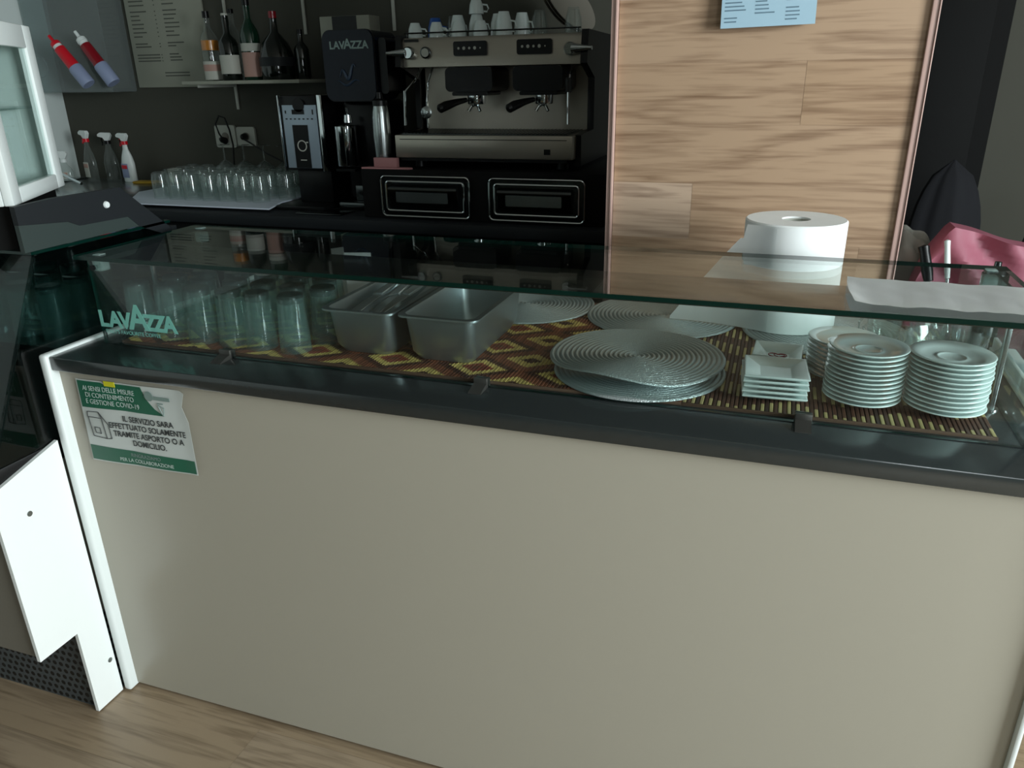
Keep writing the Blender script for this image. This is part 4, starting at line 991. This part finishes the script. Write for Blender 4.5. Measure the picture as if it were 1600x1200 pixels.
EZ = 1.1725
t = thing('espresso_machine', 'two-group steel espresso machine on the black drawer base', 'espresso machine', (-1.1, 3.2, EZ)); O = Vector((-1.1, 3.2, EZ))
for x in (-1.40, -.80):
    for y in (2.95, 3.45): bm = nb(); lathe(bm, [(0, 0), (.025, 0), (.022, .03), (0, .03)], 18, (x, y, EZ+.0003)); obj('foot', L(bm), 'black', t)
bm = nb(); box(bm, -1.462, -.735, 2.85, 3.5, 1.214, 1.300, .004); dt = obj('drip_tray', L(bm), 'steel_warm', t)
bm = nb(); box(bm, -1.44, -.757, 2.848, 2.8498, 1.283, 1.2855); box(bm, -.845, -.82, 2.8485, 2.8497, 1.232, 1.252); box(bm, -1.44, -.757, 2.849, 3.5, 1.2030, 1.2135); obj('tray_groove', L(bm), 'black', dt)
bm = nb(); box(bm, -1.44, -.76, 2.87, 3.16, 1.3002, 1.3035)
for k in range(44): box(bm, -1.435+k*.0153, -1.435+k*.0153+.005, 2.875, 3.155, 1.3036, 1.3065)
obj('grate', L(bm), 'dark_steel', dt)
bm = nb(); box(bm, -1.462, -.745, 3.17, 3.5, 1.3005, 1.545); obj('back_body', L(bm), 'steel_warm', t)
bm = nb(); prism(bm, [(3.0, 1.548), (3.0, 1.640), (3.012, 1.655), (3.5, 1.655), (3.5, 1.5455), (3.02, 1.5455)], 'x', -1.475, -.742); fs = obj('upper_body', L(bm), 'steel_warm', t)
bm = nb(); prism(bm, [(2.9, 1.19), (3.52, 1.19), (3.52, 1.66), (2.99, 1.665), (2.97, 1.55), (3.10, 1.50), (3.10, 1.31), (2.9, 1.30)], 'x', -.7415, -.715); obj('side_panel', L(bm), 'black', t)
bm = nb(); prism(bm, [(2.97, 1.19), (3.52, 1.19), (3.52, 1.66), (2.99, 1.665), (2.97, 1.55), (3.14, 1.50), (3.14, 1.31), (2.97, 1.30)], 'x', -1.500, -1.4755); obj('side_panel', L(bm), 'black', t)
bm = nb(); 
for y, x0, x1 in ((3.01, -1.47, -.75),): tube(bm, [(x0, y, 1.672), (x1, y, 1.672)], .003, 8)
for x in (-1.46, -1.1, -.76): tube(bm, [(x, 3.01, 1.656), (x, 3.01, 1.672)], .0025, 8)
obj('cup_rail', L(bm), 'dark_steel', t)
bm = nb(); box(bm, -1.468, -1.405, 2.9985, 2.9995, 1.640, 1.650); obj('badge', L(bm), 'black', fs)
for i, (x0, x1) in enumerate(((-1.255, -1.116), (-.995, -.856))):
    bm = nb(); prism(bm, rrect(x0, x1, 1.585, 1.637, .008), 'y', 2.992, 2.9995); cpn = obj('control_panel', L(bm), 'black', t)
    bm = nb()
    for k, r_ in enumerate((.005, .0065, .005, .0065, .003)): lathe(bm, [(0, 0), (r_, 0), (r_*.8, .002), (0, .002)], 14, (x0+.022+k*.0225, 2.992, 1.612), mat=axis_mat((0, 0, 0), (0, -1, 0)))
    obj('button', L(bm), 'label', cpn)
    xc = (x0+x1)/2+.02*i
    bm = nb(); prism(bm, rrect(xc-.098, xc+.098, 1.455, 1.5445, .02), 'y', 2.965, 3.165); prism(bm, rrect(xc-.075, xc+.075, 1.440, 1.4545, .006), 'y', 2.975, 3.13); gh = obj('group_head', L(bm), 'black', t)
    bm = nb(); lathe(bm, [(0, 1.4075), (.034, 1.4075), (.036, 1.412), (.036, 1.4395), (0, 1.4395)], 28, (xc+.01, 3.02, 0)); pf = obj('portafilter', L(bm), 'chrome', t)
    bm = nb(); tube(bm, [(xc-.022, 2.99, 1.424), (xc-.045, 2.94, 1.417), (xc-.066, 2.885, 1.406), (xc-.076, 2.855, 1.397), (xc-.079, 2.848, 1.394)], [.009, .013, .018, .017, .009], 14); obj('handle', L(bm), 'black', pf)
    bm = nb()
    for s in (-1, 1): tube(bm, [(xc+.01, 3.01, 1.407), (xc+.01+s*.014, 3.0, 1.40), (xc+.01+s*.024, 2.995, 1.382)], .006, 8)
    obj('spout', L(bm), 'chrome', pf)
for s, x in ((-1, -1.445), (1, -.785)):
    bm = nb(); lathe(bm, [(0, 0), (.024, 0), (.024, .018), (.019, .026), (0, .026)], 24, (x, 2.999, 1.600), mat=axis_mat((0, 0, 0), (0, -1, 0))); kb = obj('steam_knob', L(bm), 'chrome', t)
    bm = nb(); rod(bm, (x+s*.012, 2.982, 1.600), (x+s*.088, 2.965, 1.600), .019, .007); obj('lever', L(bm), 'chrome', kb)
bm = nb(); lathe(bm, [(0, 0), (.022, 0), (.022, .008), (.018, .010), (0, .010)], 24, (-1.375, 2.999, 1.600), mat=axis_mat((0, 0, 0), (0, -1, 0))); obj('gauge', L(bm), 'dark_steel', t)
bm = nb(); lathe(bm, [(0, 0), (.016, 0), (.016, .001), (0, .001)], 20, (-1.375, 2.9885, 1.600), mat=axis_mat((0, 0, 0), (0, -1, 0))); obj('gauge_face', L(bm), 'label', t)
bm = nb(); tube(bm, [(-1.415, 3.03, 1.545), (-1.42, 2.98, 1.50), (-1.46, 2.96, 1.46), (-1.463, 2.955, 1.33)], .005, 8); obj('steam_wand', L(bm), 'chrome', t)
bm = nb(); tube(bm, [(-.785, 3.03, 1.545), (-.785, 2.985, 1.51), (-.785, 2.97, 1.46), (-.782, 2.96, 1.335)], .005, 8); wd = obj('steam_wand', L(bm), 'chrome', t)
bm = nb(); tube(bm, [(-.785, 2.969, 1.50), (-.784, 2.967, 1.45)], .012, 12); obj('grip', L(bm), 'rubber', wd)
bm = nb(); tube(bm, [(-1.365, 3.03, 1.545), (-1.37, 2.99, 1.49), (-1.375, 2.985, 1.42), (-1.376, 2.985, 1.32)], .0045, 8); ww = obj('water_wand', L(bm), 'chrome', t)
bm = nb(); lathe(bm, [(0, 0), (.021, 0), (.024, .004), (.018, .008), (0, .010)], 24, (-1.376, 2.978, 1.378), mat=axis_mat((0, 0, 0), (0, -1, 0))); obj('disc', L(bm), 'steel', ww)

# ---------------------------------------------------------------- cups on the machine
def esp(loc, rz, label, cat='cup', up=False, s=1.0, mat='porc', handle=True, hgt=.056, r=.030, first={}):
    key = (mat, handle, hgt, r)
    if key in first:
        o = dup(first[key], loc, rz, label, 'cups stacked on the espresso machine'); return o
    t = thing('coffee_cup', label, cat, loc, rz, 'cups stacked on the espresso machine')
    bm = nb(); lathe(bm, [(r, 0), (r*1.0, .004), (r*.88, hgt*.6), (r*.64, hgt*.94), (r*.6, hgt), (r*.5, hgt), (r*.48, hgt-.003), (0, hgt-.003), (0, hgt-.007), (r*.55, hgt-.008), (r*.8, hgt*.58), (r-.003, 0)], 28); obj('cup_body', bm, mat, t)
    if handle:
        bm = nb(); tube(bm, [(r*.95, 0, hgt*.18), (r+.013, 0, hgt*.16), (r+.019, 0, hgt*.35), (r+.013, 0, hgt*.58), (r*.80, 0, hgt*.62)], .0035, 8); obj('handle', bm, mat, t)
    first[key] = t; return t
Z1 = 1.6555
W1 = ['upturned white espresso cup at the front left corner of the machine top', 'upturned white espresso cup, second from the left in the front row', 'upturned white espresso cup lying third along the front row', 'small upturned white cup in the middle of the front row', 'upturned white cup right of the middle cup, handle to the right', 'tall white cup standing next to the rightmost white cups']
esp((-1.445, 3.06, Z1), .1, W1[0]); esp((-1.352, 3.06, Z1), -.1, W1[1]); esp((-1.262, 3.07, Z1), 2.9, W1[2])
esp((-1.165, 3.06, Z1), 1.6, W1[3]); esp((-1.075, 3.08, Z1), -.1, W1[4], hgt=.085, r=.034)
esp((-1.39, 3.15, Z1), .4, 'upturned white cup in the second row behind the two left cups', mat='porc')
esp((-1.44, 3.25, Z1), .4, 'upturned blue cup behind the front left white cup', mat='cupblue', hgt=.085, r=.034)
esp((-1.30, 3.16, Z1), 1.2, 'larger upturned white cup behind the third front cup', hgt=.085, r=.034); esp((-1.215, 3.15, Z1), .6, 'larger upturned white cup left of the small middle cup, second row', hgt=.085, r=.034)
esp((-1.225, 3.10, Z1+.0857), .5, 'white cup balanced on top of the second row', hgt=.056, r=.030).location = (-1.215, 3.15, Z1+.0858)
esp((-1.13, 3.17, Z1), .5, 'larger upturned white cup behind the small middle cup', hgt=.085, r=.034); esp((-1.03, 3.17, Z1), -.3, 'larger upturned white cup, rightmost in the second row', hgt=.085, r=.034)
for k, (x, y) in enumerate(((-1.36, 3.26), (-1.27, 3.28), (-.955, 3.16), (-.80, 3.09))):
    esp((x, y, Z1), 0, ['grey-looking clear glass at the back left of the machine top', 'clear glass second from the left at the back of the machine top', 'clear glass right of the white cups on the machine', 'clear glass at the right end of the machine top'][k], 'glass', mat='clear', handle=False, hgt=.09, r=.034)
bm = nb(); lathe(bm, [(0, 0), (.05, 0), (.13, .012), (.131, .015), (.05, .004), (0, .004)], 40)
for k in range(3):
    o = obj('dinner_plate', bm.copy(), 'case_grey', None, (-.875-.018*k, 3.30+.016*k, Z1+.115), (math.radians(18), math.radians(52), 0))
    tag(o, ['pale plate leaning on the machine top, nearest of three', 'pale plate leaning on the machine top, middle of three', 'pale plate leaning on the machine top, farthest of three'][k], 'plate', 'plates leaning on the espresso machine')
bm.free()
